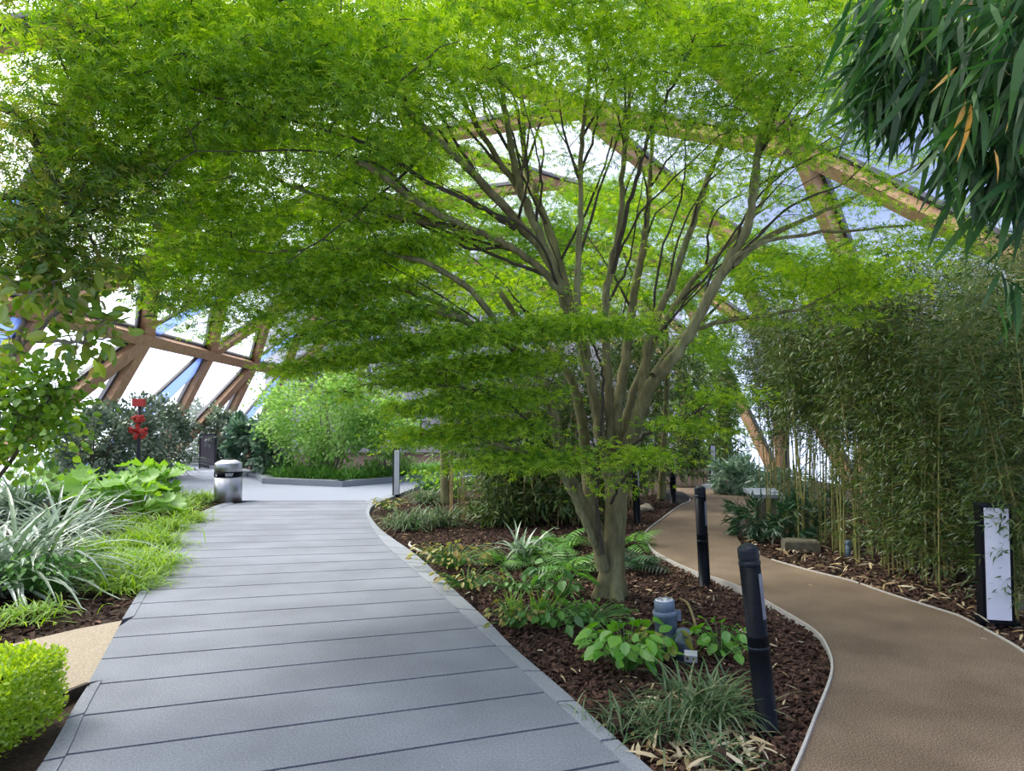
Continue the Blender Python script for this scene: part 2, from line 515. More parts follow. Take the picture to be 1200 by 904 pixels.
M['louvre'] = noise_mat('grey_louvre', [(.36, .38, .44), (.46, .48, .55)], 3, rough=.5, bump=0)
M['darkglass'] = noise_mat('dark_glazing', [(.16, .19, .24), (.24, .27, .33)], 2, rough=.1, bump=0)
M['hose'] = noise_mat('pale_hose', [(.45, .42, .36), (.6, .56, .5)], 20, rough=.5, bump=0)
M['brownhose'] = noise_mat('brown_pipe', [(.12, .1, .04), (.25, .2, .09)], 20, rough=.6, bump=0)
M['rock'] = noise_mat('pale_rock', [(.24, .2, .15), (.42, .37, .29)], 12, rough=.9, bump=.6, dist=.02)


# ------------------------------------------------------------------ setting: ground, deck, paths
def pxpoly(pts, z=0.0): return [tuple(G(x, y, z)[:2]) for x, y in pts]


g = MB(); g.add([(-10.2, -3, -.05), (9.5, -3, -.05), (7.4, 44, -.05), (-12.4, 44, -.05)], [[0, 1, 2, 3]])
tag(g.build('soil_floor', M['soil']), 'dark planting soil under the beds of the garden', 'soil', kind='structure')

KR_out = [(1010, 1120), (762, 904), (660, 811), (601, 760), (569, 727), (527, 688), (487, 651), (449, 624), (435, 608), (433, 600), (439, 592), (460, 583), (482, 574), (503, 566)]
KR_in = [(975, 1150), (718, 884), (640, 813), (577, 752), (527, 707), (492, 675), (455, 643), (436, 619), (429, 603), (430, 597), (435, 589), (456, 580.5), (478, 572), (500, 564)]
KL_out = [(-75, 1060), (44, 904), (88, 828), (104, 803)]
KL_in = [(-55, 1065), (67, 904), (101, 832), (120, 797)]
KL2_out = [(143, 727), (160, 699), (171, 680), (187, 652), (205, 620), (229, 604), (256, 592), (272, 588.5)]
KL2_in = [(157, 723), (176, 688), (182, 674), (196, 650), (213, 624), (235, 607), (260, 595), (275, 590.5)]


def kerb(name, out_px, in_px, z0, z1, mat, label, step=.52, gap=.022):
    a = np.array(pxpoly(out_px)); b = np.array(pxpoly(in_px))
    n = max(2, int(np.linalg.norm(np.diff(a, axis=0), axis=1).sum() / step) * 3 + 1)
    def rs(p):
        d = np.r_[0, np.cumsum(np.linalg.norm(np.diff(p, axis=0), axis=1))]
        s = np.linspace(0, d[-1], n); return np.stack([np.interp(s, d, p[:, i]) for i in range(2)], 1)
    a, b = rs(smooth_path(a, 4)), rs(smooth_path(b, 4))
    m = MB()
    for i in range(0, n - 1, 3):
        j = min(i + 3, n - 1)
        A, B = a[i:j + 1].copy(), b[i:j + 1].copy()
        for X in (A, B):
            L = np.linalg.norm(X[-1] - X[-2]); X[-1] += (X[-2] - X[-1]) * min(.5, gap / max(L, 1e-6))
        m.prism([tuple(p) for p in A] + [tuple(p) for p in B[::-1]], z0, z1)
    o = m.build(name, mat); tag(o, label, 'kerb', kind='structure')
    return np.array(a), np.array(b)


ra, rb = kerb('deck_kerb', KR_out, KR_in, -.05, .012, M['kerb'], 'pale granite edging stones curving between the grey deck and the maple bed')
la, lb = kerb('deck_kerb', KL_out, KL_in, -.05, .006, M['slab'], 'grey edging stones between the deck and the clipped box hedge')
l2a, l2b = kerb('deck_kerb', KL2_out, KL2_in, -.05, .006, M['slab'], 'grey edging stones curving between the deck and the strap leaved plants')
left_edge = [tuple(p) for p in lb] + [tuple(G(104, 800)[:2])] + [tuple(G(139, 735)[:2])] + [tuple(p) for p in l2b]
deck_poly = left_edge + [tuple(p) for p in rb[::-1] if True]
# trim the deck polygon at its far end line
deck_poly = clip_half(deck_poly, 0, 1, 14.75)
ub = MB(); ub.prism(deck_poly, -.06, -.045)
tag(ub.build('deck_base', M['joint']), 'dark joints showing between the deck slabs', 'deck', kind='structure')
dk = MB()
for k in range(-6, 24):
    def ln(kk):  # straight joints that fan slightly with the curve
        s = max(.02, .343 - .0145 * (kk - 2)) if kk < 24 else .0
        return s, 4.0 + .515 * (kk - 2)
    s0, c0 = ln(k); s1, c1 = ln(k + 1)
    # line: y = c + s*(x+1)
    q = clip_half(deck_poly, s0, -1, -(c0 + s0) - .011)
    q = clip_half(q, -s1, 1, (c1 + s1) - .011) if len(q) > 2 else q
    if len(q) > 2: dk.prism(q, -.045, 0.0)
tag(dk.build('deck', M['slab']), 'wide grey stone walkway laid in long slabs that curves away to the far planter', 'walkway', kind='structure')

pz = MB(); pz.prism([(-11.5, 14.76)] + pxpoly([(428, 586.6), (437, 588.5), (459, 582.5), (481, 573.5), (502, 565.5), (560, 557)]) + [(1, 30), (-11.5, 30)], -.05, -.004)
tag(pz.build('plaza_floor', M['plaza']), 'smooth pale grey paving beyond the end of the slab walkway', 'paving', kind='structure')

# tan resin path behind the maple
TL = [(880, 1010), (931, 904), (955, 844), (975, 789), (969, 760), (952, 739), (902, 709), (870, 691), (835, 678), (818, 673), (781, 656), (764, 645), (757, 633), (757, 624), (774, 610), (797, 593), (809, 587), (800, 579), (790, 572)]
TR = [(1500, 1010), (1330, 860), (1200, 765), (1165, 744), (1125, 723), (1107, 717), (1040, 696), (1000, 682), (960, 672), (930, 664), (896, 653), (868, 637), (862, 615), (872, 600), (884, 590), (886, 581), (862, 577), (827, 572)]
tl = smooth_path(pxpoly(TL), 4); tr = smooth_path(pxpoly(TR), 4)
pp = MB(); pp.prism([tuple(p) for p in tl] + [tuple(p) for p in tr[::-1]], -.05, .0)
tag(pp.build('garden_path', M['resin']), 'tan resin bound gravel path curving past the black bollards', 'path', kind='structure')


def strip(name, line, wdt, z0, z1, mat, label):
    line = resample(line, .12); t = nrm(np.gradient(line, axis=0)); nn = np.stack([-t[:, 1], t[:, 0]], 1) * wdt / 2
    m = MB(); k = len(line)
    V = [(*(line[i] + s * nn[i]), z) for i in range(k) for s, z in ((1, z0), (1, z1), (-1, z1), (-1, z0))]
    F = [[4 * i + j, 4 * i + j + 1, 4 * i + 5 + j, 4 * i + 4 + j] for i in range(k - 1) for j in range(3)]
    m.add(V, F); return tag(m.build(name, mat), label, 'edging', kind='structure')


strip('trim_1', tl[:66], .014, -.05, .02, M['steel_edge'], 'thin pale metal edging between tan path and maple bed')
strip('trim_2', tr[:40], .014, -.05, .012, M['steel_edge'], 'thin pale edging between tan path and bamboo bed')
pt = MB(); pt.prism(pxpoly([(-60, 850), (60, 825), (104, 802), (143, 727), (90, 737), (0, 758), (-120, 785)]), -.05, -.003)
tag(pt.build('side_path', M['resinpale']), 'small patch of pale gravel path meeting the deck beside the box hedge', 'path', kind='structure')
strip('trim_3', np.array(pxpoly([(103, 804), (85, 811), (60, 822), (0, 845)])), .03, -.05, .02, M['darkedge'], 'dark timber edging below the pale gravel patch')
dp = MB(); dp.prism(pxpoly([(770, 584), (797, 590), (812, 585), (800, 577), (775, 574)]), -.05, .003)
tag(dp.build('dark_paving', M['joint']), 'small dark paving patch beside the far black bollard', 'paving', kind='structure')

# far planter kerb (raised) and soil
FK = [(196, 547), (232, 547), (270, 553), (300, 560), (307, 567), (401, 571), (462, 566), (492, 562.5), (560, 556)]
fk = np.array(pxpoly(FK))
m = MB()
for i in range(len(fk) - 1):
    a, b = fk[i], fk[i + 1]; t = (b - a) / np.linalg.norm(b - a); nn = np.array([-t[1], t[0]]) * .32
    m.prism([tuple(a), tuple(b - t * .01), tuple(b + nn - t * .01), tuple(a + nn)], -.05, .14 if i >= 3 else .10)
tag(m.build('planter_kerb', M['kerb']), 'low grey granite kerb in front of the grass strip and pale green shrub', 'kerb', kind='structure')
m = MB(); m.prism([tuple(p + np.array([.02, .25])) for p in fk] + [(2, 30), (-13, 30)], -.04, .08)
tag(m.build('planter_soil', M['soil']), 'soil of the raised planter behind the far granite kerb', 'soil', kind='structure')
FK2 = np.array(pxpoly([(822, 573), (850, 575), (884, 581), (905, 584)]))
m = MB()
for i in range(3):
    a, b = FK2[i], FK2[i + 1]; t = (b - a) / np.linalg.norm(b - a); nn = np.array([-t[1], t[0]]) * .3
    m.prism([tuple(a), tuple(b), tuple(b + nn), tuple(a + nn)], -.05, .10)
tag(m.build('planter_kerb', M['stone']), 'dark granite kerb crossing the far end of the tan path', 'kerb', kind='structure')

# ------------------------------------------------------------------ vaulted timber lattice roof
VX, VZ, VA, VB = -1.55, -.5, 9.75, 9.0
AX = np.array([-.045, 1.0]); AX /= np.linalg.norm(AX)


def vault(theta, s, r=1.0):      # theta: 0 at left base .. 180 at right base (degrees); s along axis
    t = math.radians(180 - theta)
    lx, z = VX + VA * r * math.cos(t), VZ + VB * r * math.sin(t)
    return np.array([lx + AX[0] * (s - 22), s, z])


LEV = [0, 29, 41.5, 62, 84, 106, 130, 152, 180]
OFF = [-2.35, 0, 2.35, 0, 2.35, 0, 2.35, 0, 2.35]
DS, S0 = 4.7, 19.6
roof = thing('roof_lattice', (VX, 22, VZ), 'vaulted lattice of brown timber beams over the garden', 'roof', kind='structure')
NK = range(-4, 4)
node = lambda j, k: vault(LEV[j], S0 + OFF[j] + DS * k)


def beam(p, q, wd, dp, mat, nm):
    p, q = np.asarray(p), np.asarray(q); x = q - p; L = np.linalg.norm(x); x /= L
    c = (p + q) / 2; n = np.array([c[0] - VX, 0, (c[2] - VZ) * (VA / VB) ** 2]); n -= x * np.dot(n, x); n /= np.linalg.norm(n); y = np.cross(n, x)
    R = np.stack([x, y, n], 1)
    if nm == 'cover_panel':
        b = MB(); b.box(c, (L, wd, .03), R, 0); b.box(c - y * (wd / 2 + .03), (L, .07, .10), R, 1)
        return b.build(nm, [mat, M['alu']], roof)
    b = MB(); b.box(c - n * dp * .35, (L, wd, dp), R, 0)
    b.box(c + n * dp * .25, (L, wd + .2, .09), R, 1)
    return b.build(nm, [mat, M['alu']], roof)


pan_v, pan_f = [], []
nb = 0
for j in range(len(LEV) - 1):
    for k in NK:
        a = node(j, k); up = OFF[j + 1] > OFF[j]
        if j == 0:
            pairs = ((k, k), (k, k + 1)); tri = True
        elif up: pairs = ((k, k - 1), (k, k))
        else: pairs = ((k, k), (k, k + 1))
        for t, (ka, kb) in enumerate(pairs):
            q = node(j + 1, kb)
            near = a[1] > 6 or q[1] > 6
            if not near: continue
            blue = False
            if j == 0: shallow = (kb != ka); blue = shallow and kb % 2 == 1
            elif j == 1: shallow = kb == ka; blue = shallow and ka % 2 == 0
            else: shallow = False
            beam(a, q, .56 if blue else (.38 if j < 2 else .32), .2, M['bluepanel'] if blue else M['timber'], 'cover_panel' if blue else 'beam')
            nb += 1
        if j == 1 or j == 4:
            beam(node(j, k), node(j, k + 1), .30, .28, M['timber'], 'beam'); nb += 1
        # panels
        e = [node(j, k), node(j, k + 1)]
        kk = pairs[1][1]
        apex = node(j + 1, pairs[1][1])
        n0 = len(pan_v)
        pan_v += [e[0], e[1], apex]; pan_f.append([n0, n0 + 1, n0 + 2])
        n0 = len(pan_v)
        pan_v += [node(j + 1, pairs[0][1]), node(j + 1, pairs[1][1]), node(j, k)]; pan_f.append([n0, n0 + 1, n0 + 2])
o = mk('roof_film', np.array(pan_v), pan_f, M['clear'], roof)
o['label'] = 'clear film panels'

# end wall of the building across the far end
wb = thing('wall_back', (-2, 38, 0), 'pale building facade with louvres beyond the far shrubs', 'wall', kind='structure')
m = MB(); m.box((-2, 38.3, 5), (22, .4, 11)); m.build('facade', M['facade'], wb)
m = MB()
for i in range(46): m.box((-10.9, 37.6, .6 + i * .16), (2.6, .08, .08))
m.build('louvre', M['louvre'], wb)
for i in range(5):
    for j in range(4):
        c = np.array((-7.2 + i * 2.0, 38.08, 2.2 + j * 1.7))
        m = MB(); m.box(c, (1.5, .06, 1.1)); f = m.build('window', M['darkglass'], wb)
        m = MB()
        for q in range(6): m.box(c + np.array((-.75 + q * .3, -.06, 0)), (.07, .06, 1.2))
        for q in range(4): m.box(c + np.array((0, -.06, -.55 + q * .37)), (1.6, .06, .07))
        m.build('window_grille', M['white'], f)


# ------------------------------------------------------------------ trees
def grow(skel, attr, T, mat, n=4, rtip=.0025, rbase=.006):
    """twigs from the nearest limb or twig node to each attractor; skel: [((name, V, F, material), points)]; each limb is linked with its own twigs"""
    N = np.concatenate([p for _, p in skel]); ids = np.concatenate([np.full(len(p), i) for i, (_, p) in enumerate(skel)])
    d0 = np.array([np.min(np.linalg.norm(N - a, axis=1)) for a in attr])
    segs = [[] for _ in skel]
    for i in np.argsort(d0):
        a = attr[i]
        dv = N - a; dist = np.linalg.norm(dv, axis=1) + np.maximum(0, dv[:, 2]) * .5
        j = np.argmin(dist); q = N[j]; L = np.linalg.norm(a - q)
        if L < .02: continue
        k = max(2, int(L / .16) + 1)
        t = np.linspace(0, 1, k + 1)[:, None]
        path = q + (a - q) * t + np.array([0, 0, 1]) * (np.sin(t * PI) * L * .08) + rng.normal(size=(k + 1, 3)) * .012 * np.sin(t * PI)
        r0 = rtip + min(rbase, .004 * L + .001)
        segs[ids[j]].append((path, np.linspace(r0, rtip, k + 1)))
        N = np.vstack([N, path[1:]]); ids = np.r_[ids, np.full(k, ids[j])]
    for ((nm, V, F, lm), _), sg in zip(skel, segs):
        F = [f if isinstance(f, list) else f.tolist() for f in F]; nl = len(F)
        if sg:
            V2, F2 = tubes_mesh(sg, n); F = F + (F2 + len(V)).tolist(); V = np.concatenate([V, V2])
        mk(nm, V, F, [lm, mat], T, True, np.r_[np.zeros(nl, int), np.ones(len(F) - nl, int)])


def pads(spec):
    out = []
    for px, py, Y, rx, ry, rz, n in spec:
        c = P(px, py, Y); q = unit(n) * (rng.random((n, 1)) ** .4)
        out.append(c + q * np.array([rx, ry, rz]))
    return np.concatenate(out)


def maple_leaves(attr, per, size, spread, flat=.18, droop=.25):
    n = len(attr) * per
    c = np.repeat(attr, per, 0)
    tilt = nrm(np.array([0, 0, 1]) + rng.normal(size=(len(attr), 3)) * .22)
    tl_ = np.repeat(tilt, per, 0)
    off = rng.normal(size=(n, 3)) * spread
    off -= tl_ * np.sum(off * tl_, 1, keepdims=True) * (1 - flat)
    pos = c + off
    d = nrm(off * np.array([1, 1, .3]) + rng.normal(size=(n, 3)) * spread * .7); d[:, 2] -= droop
    nr = nrm(tl_ + rng.normal(size=(n, 3)) * .38)
    return inst(MAPLE, pos, d, nr, size * (.7 + .6 * rng.random(n)))


def limb_mesh(pts, r0, r1, n=10, wob=.012):
    path = smooth_path(pts, 6); k = len(path)
    t = np.linspace(0, 1, k)
    r = r0 + (r1 - r0) * t
    if wob: path[1:-1] += rng.normal(size=(k - 2, 3)) * wob * .5
    V, F = tube(path, r * (1 + .05 * rng.normal(size=k)), n)
    F = F.tolist(); F.append([(k - 1) * n + i for i in range(n)])
    return V, F, path


# --- the big maple
base = G(715, 696)
T = thing('japanese_maple', base, 'large spreading multi-stemmed maple with feathery green leaves in the bark bed', 'tree')
PX = lambda L: [P(*q) for q in L]
Y0 = base[1]
trunk = PX([(716, 700, Y0), (717, 672, Y0), (719, 640, Y0), (722, 600, Y0), (721, 565, Y0 + .02), (716, 535, Y0), (720, 500, Y0)])
k = 37
path = smooth_path(trunk, 6); tt = np.linspace(0, 1, len(path))
rad = np.interp(tt, [0, .06, .16, .35, .6, .8, 1], [.165, .14, .115, .103, .10, .11, .065])
V, F = tube(path, rad, 20)
ang = np.tile(np.arange(20) * 2 * PI / 20, len(path))
flare = np.repeat(np.interp(tt, [0, .15, .3], [.05, .02, 0.008]), 20)
ctr = np.repeat(path, 20, 0)
V += nrm(V - ctr) * (flare * np.sin(ang * 4 + .6))[:, None]
F = F.tolist(); F.append([(len(path) - 1) * 20 + i for i in range(20)])
mk('trunk', V, F, M['bark'], T, True)
LIMBS = [  # r0, r1, points (px, py, depth)
    (.085, .05, [(707, 668, 6.78), (697, 620, 6.75), (677, 577, 6.7), (659, 541, 6.65), (648, 481, 6.6), (634, 442, 6.5), (613, 418, 6.4), (565, 385, 6.1), (500, 360, 5.8)]),
    (.05, .03, [(703, 650, 6.7), (686, 612, 6.6), (668, 575, 6.5), (650, 545, 6.4), (612, 530, 6.2), (575, 520, 6.0)]),
    (.08, .05, [(703, 628, 6.9), (690, 575, 6.95), (684, 517, 7.0), (677, 467, 7.0), (655, 420, 7.1), (620, 390, 7.2), (585, 340, 7.2)]),
    (.06, .035, [(712, 560, 6.75), (703, 500, 6.7), (694, 450, 6.65), (683, 413, 6.6), (667, 357, 6.5), (640, 323, 6.3), (603, 292, 6.1), (567, 275, 5.9), (520, 255, 5.6), (483, 233, 5.3), (450, 207, 5.0), (420, 190, 4.8)]),
    (.075, .02, [(706, 520, 6.85), (690, 440, 6.9), (667, 357, 6.8), (640, 300, 6.6), (613, 267, 6.4), (560, 210, 5.9), (527, 177, 5.6), (497, 150, 5.3), (467, 117, 5.0), (433, 73, 4.7), (400, 57, 4.5)]),
    (.05, .018, [(640, 300, 6.6), (627, 262, 6.6), (608, 225, 6.5), (567, 160, 6.2), (533, 100, 5.9), (520, 77, 5.8), (505, 30, 5.5)]),
    (.07, .02, [(667, 370, 6.7), (650, 318, 6.6), (627, 265, 6.5), (607, 213, 6.4), (600, 180, 6.3), (590, 117, 6.0), (582, 50, 5.7), (578, 0, 5.4)]),
    (.07, .02, [(672, 380, 6.9), (655, 310, 7.0), (630, 233, 7.0), (617, 193, 7.0), (610, 100, 6.9), (605, 40, 6.7)]),
    (.045, .018, [(690, 420, 6.5), (676, 355, 6.4), (680, 283, 6.3), (680, 213, 6.2), (683, 150, 6.0), (690, 80, 5.8), (688, 20, 5.6)]),
    (.085, .02, [(718, 535, 6.85), (722, 490, 6.9), (730, 440, 7.0), (737, 387, 7.1), (747, 320, 7.2), (755, 280, 7.2), (760, 233, 7.2), (765, 150, 7.1), (768, 60, 6.9)]),
    (.06, .02, [(716, 520, 6.7), (712, 440, 6.7), (710, 357, 6.7), (716, 315, 6.7), (727, 260, 6.6), (730, 200, 6.5), (737, 133, 6.3), (740, 60, 6.1)]),
    (.03, .012, [(718, 320, 6.6), (735, 250, 6.2), (750, 193, 5.9), (767, 140, 5.7), (793, 93, 5.4), (815, 40, 5.2)]),
    (.09, .035, [(724, 540, 6.75), (738, 515, 6.65), (750, 490, 6.6), (763, 452, 6.5), (800, 405, 6.4), (833, 343, 6.3), (857, 300, 6.3), (877, 263, 6.2), (884, 220, 6.1), (890, 167, 6.0), (913, 110, 5.8), (940, 37, 5.5)]),
    (.065, .025, [(735, 520, 6.8), (745, 490, 6.85), (754, 450, 6.9), (763, 387, 7.0), (790, 327, 7.0), (812, 260, 7.0), (833, 200, 6.9), (860, 133, 6.7), (883, 83, 6.5), (910, 30, 6.2)]),
    (.06, .025, [(728, 525, 7.0), (742, 460, 7.1), (768, 400, 7.2), (800, 345, 7.3), (840, 300, 7.4), (885, 250, 7.4), (927, 167, 7.3), (973, 100, 7.1)]),
    (.04, .008, [(857, 312, 6.3), (900, 277, 6.4), (967, 247, 6.5), (1050, 207, 6.5), (1100, 180, 6.4)]),
    (.035, .008, [(840, 335, 6.3), (867, 297, 6.2), (933, 277, 6.2), (1033, 267, 6.1), (1133, 253, 6.0)]),
    (.04, .008, [(765, 440, 6.4), (800, 393, 6.7), (850, 377, 6.9), (933, 363, 7.0), (1000, 330, 7.0), (1040, 305, 6.9)]),
    (.03, .008, [(603, 268, 6.35), (560, 240, 5.9), (500, 212, 5.5), (450, 180, 5.1), (400, 157, 4.8), (300, 130, 4.4), (223, 103, 4.2)]),
    (.035, .01, [(567, 275, 5.9), (500, 262, 5.7), (430, 245, 5.5), (360, 225, 5.3), (295, 195, 5.1), (255, 175, 5.0)]),
    (.04, .01, [(600, 400, 6.3), (540, 330, 6.0), (470, 300, 5.9), (400, 290, 5.8), (330, 295, 5.7), (260, 290, 5.6)]),
    (.035, .01, [(565, 385, 6.1), (500, 350, 6.3), (430, 330, 6.4), (370, 335, 6.4), (320, 350, 6.4)]),
    (.02, .008, [(659, 541, 6.6), (625, 500, 6.2), (590, 470, 6.0), (545, 455, 5.9), (500, 450, 5.9)]),
    (.022, .01, [(738, 525, 6.5), (765, 505, 6.3), (790, 500, 6.2), (820, 480, 6.1), (845, 470, 6.0)]),
    (.02, .008, [(716, 590, 6.65), (728, 565, 6.3), (742, 552, 6.1), (760, 545, 6.0), (775, 543, 6.0)]),
    (.022, .006, [(603, 292, 6.1), (540, 262, 6.0), (480, 225, 5.8), (430, 205, 5.7), (380, 170, 5.5)]),
    (.022, .006, [(640, 323, 6.3), (580, 300, 6.2), (520, 270, 6.1), (460, 240, 6.0), (400, 235, 5.9)]),
    (.02, .006, [(590, 290, 6.1), (545, 290, 6.0), (490, 262, 5.9), (430, 262, 5.8), (375, 258, 5.7)]),
    (.02, .006, [(560, 210, 5.9), (520, 140, 5.7), (490, 95, 5.5), (470, 30, 5.3)]),
    (.02, .006, [(600, 180, 6.3), (570, 130, 6.2), (552, 70, 6.0), (545, 10, 5.8)]),
    (.02, .006, [(617, 193, 7.0), (640, 120, 6.9), (650, 50, 6.7)]),
    (.02, .006, [(655, 310, 7.0), (690, 240, 6.8), (715, 170, 6.6), (722, 90, 6.3)]),
    (.018, .005, [(680, 213, 6.2), (660, 150, 6.0), (650, 80, 5.8)]),
    (.018, .005, [(763, 387, 7.0), (775, 300, 6.8), (800, 220, 6.6), (806, 140, 6.3), (830, 60, 6.0)]),
    (.018, .005, [(890, 167, 6.0), (935, 140, 5.9), (985, 120, 5.8)]),
    (.018, .005, [(884, 220, 6.1), (940, 190, 6.2), (1000, 165, 6.2), (1040, 160, 6.2)]),
    (.018, .005, [(867, 297, 6.2), (930, 240, 6.1), (990, 215, 6.0), (1030, 170, 5.9)]),
    (.02, .006, [(620, 390, 7.2), (560, 380, 6.8), (500, 370, 6.4), (440, 360, 6.2)]),
    (.018, .005, [(613, 418, 6.4), (560, 420, 6.2), (505, 440, 6.1), (460, 425, 6.0)]),
    (.03, .015, [(706, 650, 6.6), (700, 600, 6.6), (702, 540, 6.5), (705, 480, 6.4), (706, 430, 6.2), (690, 395, 6.0)]),
]
skel = []
for r0, r1, pts in LIMBS:
    V, F, path = limb_mesh(PX(pts), r0 * .76, r1 * .6)
    skel.append((('limb', V, F, M['bark'] if r0 > .03 else M['twig']), path[len(path) // 4:]))
    if r0 >= .045:      # long thin side branches leaving each big limb at a narrow angle
        for f_ in (.3, .42, .54, .66, .78):
            i0 = int(f_ * (len(path) - 1))
            if path[i0][2] < 2.1: continue
            d0 = nrm(path[min(i0 + 4, len(path) - 1)] - path[i0]); out_ = path[i0] - base; out_[2] = 0; out_ = nrm(out_)
            d1 = nrm(d0 + rng.normal(size=3) * .28 + np.array([0, 0, .1])); d2 = nrm(d1 * .8 + out_ * .45 + rng.normal(size=3) * .2)
            L_ = 1.1 + .9 * rng.random(); rs_ = .016 * (1.15 - .5 * f_)
            V, F, p2 = limb_mesh([path[i0], path[i0] + d1 * L_ * .4, path[i0] + d1 * L_ * .4 + d2 * L_ * .6], rs_, .004, 6)
            skel.append((('limb', V, F, M['twig']), p2[2:]))
MP = [
    (330, 340, 6.2, 1.1, .9, .42, 150), (250, 270, 5.7, .9, .9, .42, 120), (230, 330, 6.0, .5, .6, .3, 50), (420, 390, 6.2, .9, .8, .32, 110), (390, 260, 5.8, 1.0, .9, .4, 110),
    (200, 190, 4.9, .7, .8, .45, 90), (290, 90, 4.5, .95, .9, .45, 120), (170, 60, 4.2, .6, .8, .42, 90), (420, 170, 5.0, .8, .9, .35, 70),
    (400, 40, 4.4, .8, .8, .35, 80), (540, 40, 4.8, .8, .9, .3, 70), (650, 30, 5.0, .8, .9, .3, 75), (770, 50, 5.2, .9, .9, .35, 90),
    (880, 60, 5.2, .8, .9, .4, 85), (820, 150, 5.8, .7, .9, .45, 40), (900, 190, 6.0, .6, .8, .4, 22), (380, 430, 6.3, .45, .5, .12, 30),
    (550, 465, 6.2, .7, .6, .30, 95), (515, 505, 6.3, .4, .5, .2, 30), (590, 525, 6.2, .45, .5, .16, 36), (480, 430, 6.2, .5, .5, .2, 40), (500, 400, 6.0, .7, .6, .25, 50),
    (680, 388, 5.8, .62, .4, .10, 60), (600, 400, 5.8, .5, .5, .2, 45), (655, 535, 6.0, .4, .3, .08, 14), (600, 440, 6.2, .4, .3, .2, 20),
    (810, 488, 6.1, .3, .3, .06, 12), (845, 472, 6.0, .2, .3, .06, 10), (765, 540, 6.0, .18, .25, .05, 9), (725, 548, 6.1, .2, .2, .05, 6),
    (960, 320, 7.0, .9, .7, .22, 60), (880, 340, 6.9, .5, .6, .3, 30), (1000, 250, 6.4, .7, .7, .3, 18), (1090, 290, 6.2, .4, .6, .2, 22), (1050, 200, 6.4, .5, .6, .25, 7),
    (970, 60, 5.4, .7, .8, .35, 60), (1000, 150, 6.2, .5, .6, .3, 26), (700, 180, 6.6, 1.2, .8, .6, 20), (560, 130, 6.2, .7, .8, .4, 14), (640, 110, 6.4, .6, .6, .4, 14), (480, 120, 5.2, .4, .6, .4, 26),
    (100, 130, 4.3, .35, .5, .45, 32), (480, 290, 6.1, .8, .7, .3, 40), (740, 110, 6.4, .6, .7, .4, 22), (1010, 340, 7.0, .5, .5, .15, 26),
    (340, 200, 6.4, 1.0, .9, .5, 90), (300, 290, 7.0, .9, .9, .4, 60), (240, 130, 5.4, .9, .8, .5, 80), (330, 20, 5.0, .9, .8, .3, 70), (480, 190, 6.6, .8, .9, .5, 50), (440, 90, 5.8, .9, .8, .4, 60),
    (230, 30, 4.0, .8, .7, .25, 60), (110, 80, 3.9, .3, .5, .2, 16), (700, 90, 7.2, 1.2, .8, .5, 24), (850, 230, 7.4, .8, .8, .4, 22), (600, 20, 6.2, 1.2, .8, .4, 50), (920, 120, 7.0, .9, .8, .5, 26), (820, 20, 6.2, 1.0, .8, .4, 60),
    (640, 350, 7.6, 1.0, .6, .4, 60), (780, 260, 7.6, 1.0, .6, .5, 50), (1040, 40, 6.6, .8, .8, .5, 40), (450, 340, 6.8, .9, .8, .3, 60), (540, 440, 6.6, .8, .6, .3, 50),
]
attr = pads(MP)
# the crown grows in flat tiers that dip away from the trunk
rr_ = np.hypot(attr[:, 0] - base[0], attr[:, 1] - base[1]); hh = attr[:, 2] + .045 * rr_ ** 2
attr[:, 2] += np.round(hh / .27) * .27 - hh + rng.normal(size=len(attr)) * .025
grow(skel, attr, T, M['twig'])
V, F = maple_leaves(attr, 46, .046, .15, .10)
mk('foliage', V, F, M['maple'], T)


def tree(name, base, label, trunk_pts, limbs, pad_spec, per, size, spread, leafm, barkm, r0=.09, cat='tree', gen=None):
    T = thing(name, base, label, cat)
    V, F, path = limb_mesh([np.asarray(p) for p in trunk_pts], r0, r0 * .45, 12, .01)
    sk = [(('trunk', V, F, barkm), path[len(path) // 2:])]
    for q0, q1, pts in limbs:
        V, F, path = limb_mesh([np.asarray(p) for p in pts], q0, q1, 8, .01)
        sk.append((('limb', V, F, barkm), path))
    at = pads(pad_spec)
    grow(sk, at, T, M['twig'] if barkm is not M['greytwig'] else barkm)
    V, F = (gen or maple_leaves)(at, per, size, spread)
    mk('foliage', V, F, leafm, T)
    return T


def oval_leaves(tm):
    def f(at, per, size, spread):
        n = len(at) * per; c = np.repeat(at, per, 0)
        off = rng.normal(size=(n, 3)) * spread
        d = nrm(off + rng.normal(size=(n, 3)) * spread * .8); d[:, 2] -= .15
        nr = nrm(np.array([0, 0, .9]) + rng.normal(size=(n, 3)) * .5)
        return inst(tm, c + off, d, nr, size * (.65 + .6 * rng.random(n)))
    return f


# slender tree behind the maple, bright crown
b = G(523, 590)
tree('background_maple', b, 'slim tree with yellow-green crown rising behind the tan bamboo canes', [b, P(521, 540, b[1]), P(520, 470, b[1]), P(522, 400, b[1]), P(535, 330, b[1])],
     [(.05, .015, [P(522, 410, b[1]), P(560, 350, 12.5), P(620, 300, 12)]), (.05, .015, [P(522, 400, b[1]), P(480, 350, 12.5), P(430, 300, 12)]), (.04, .012, [P(535, 330, b[1]), P(560, 270, 12.4), P(600, 220, 12)]), (.03, .01, [P(522, 440, b[1]), P(500, 430, 12.8), P(460, 425, 12.4)])],
     [(570, 290, 12, 1.5, 1.2, .7, 170), (450, 300, 12, 1.2, 1.2, .6, 80), (680, 280, 12, 1.4, 1.2, .8, 170), (560, 210, 12, 1.5, 1.2, .6, 50), (500, 430, 12.5, .9, .8, .5, 50), (620, 350, 12, 1.2, 1, .4, 70)], 34, .065, .2, M['mapleback'], M['bark'], .1)
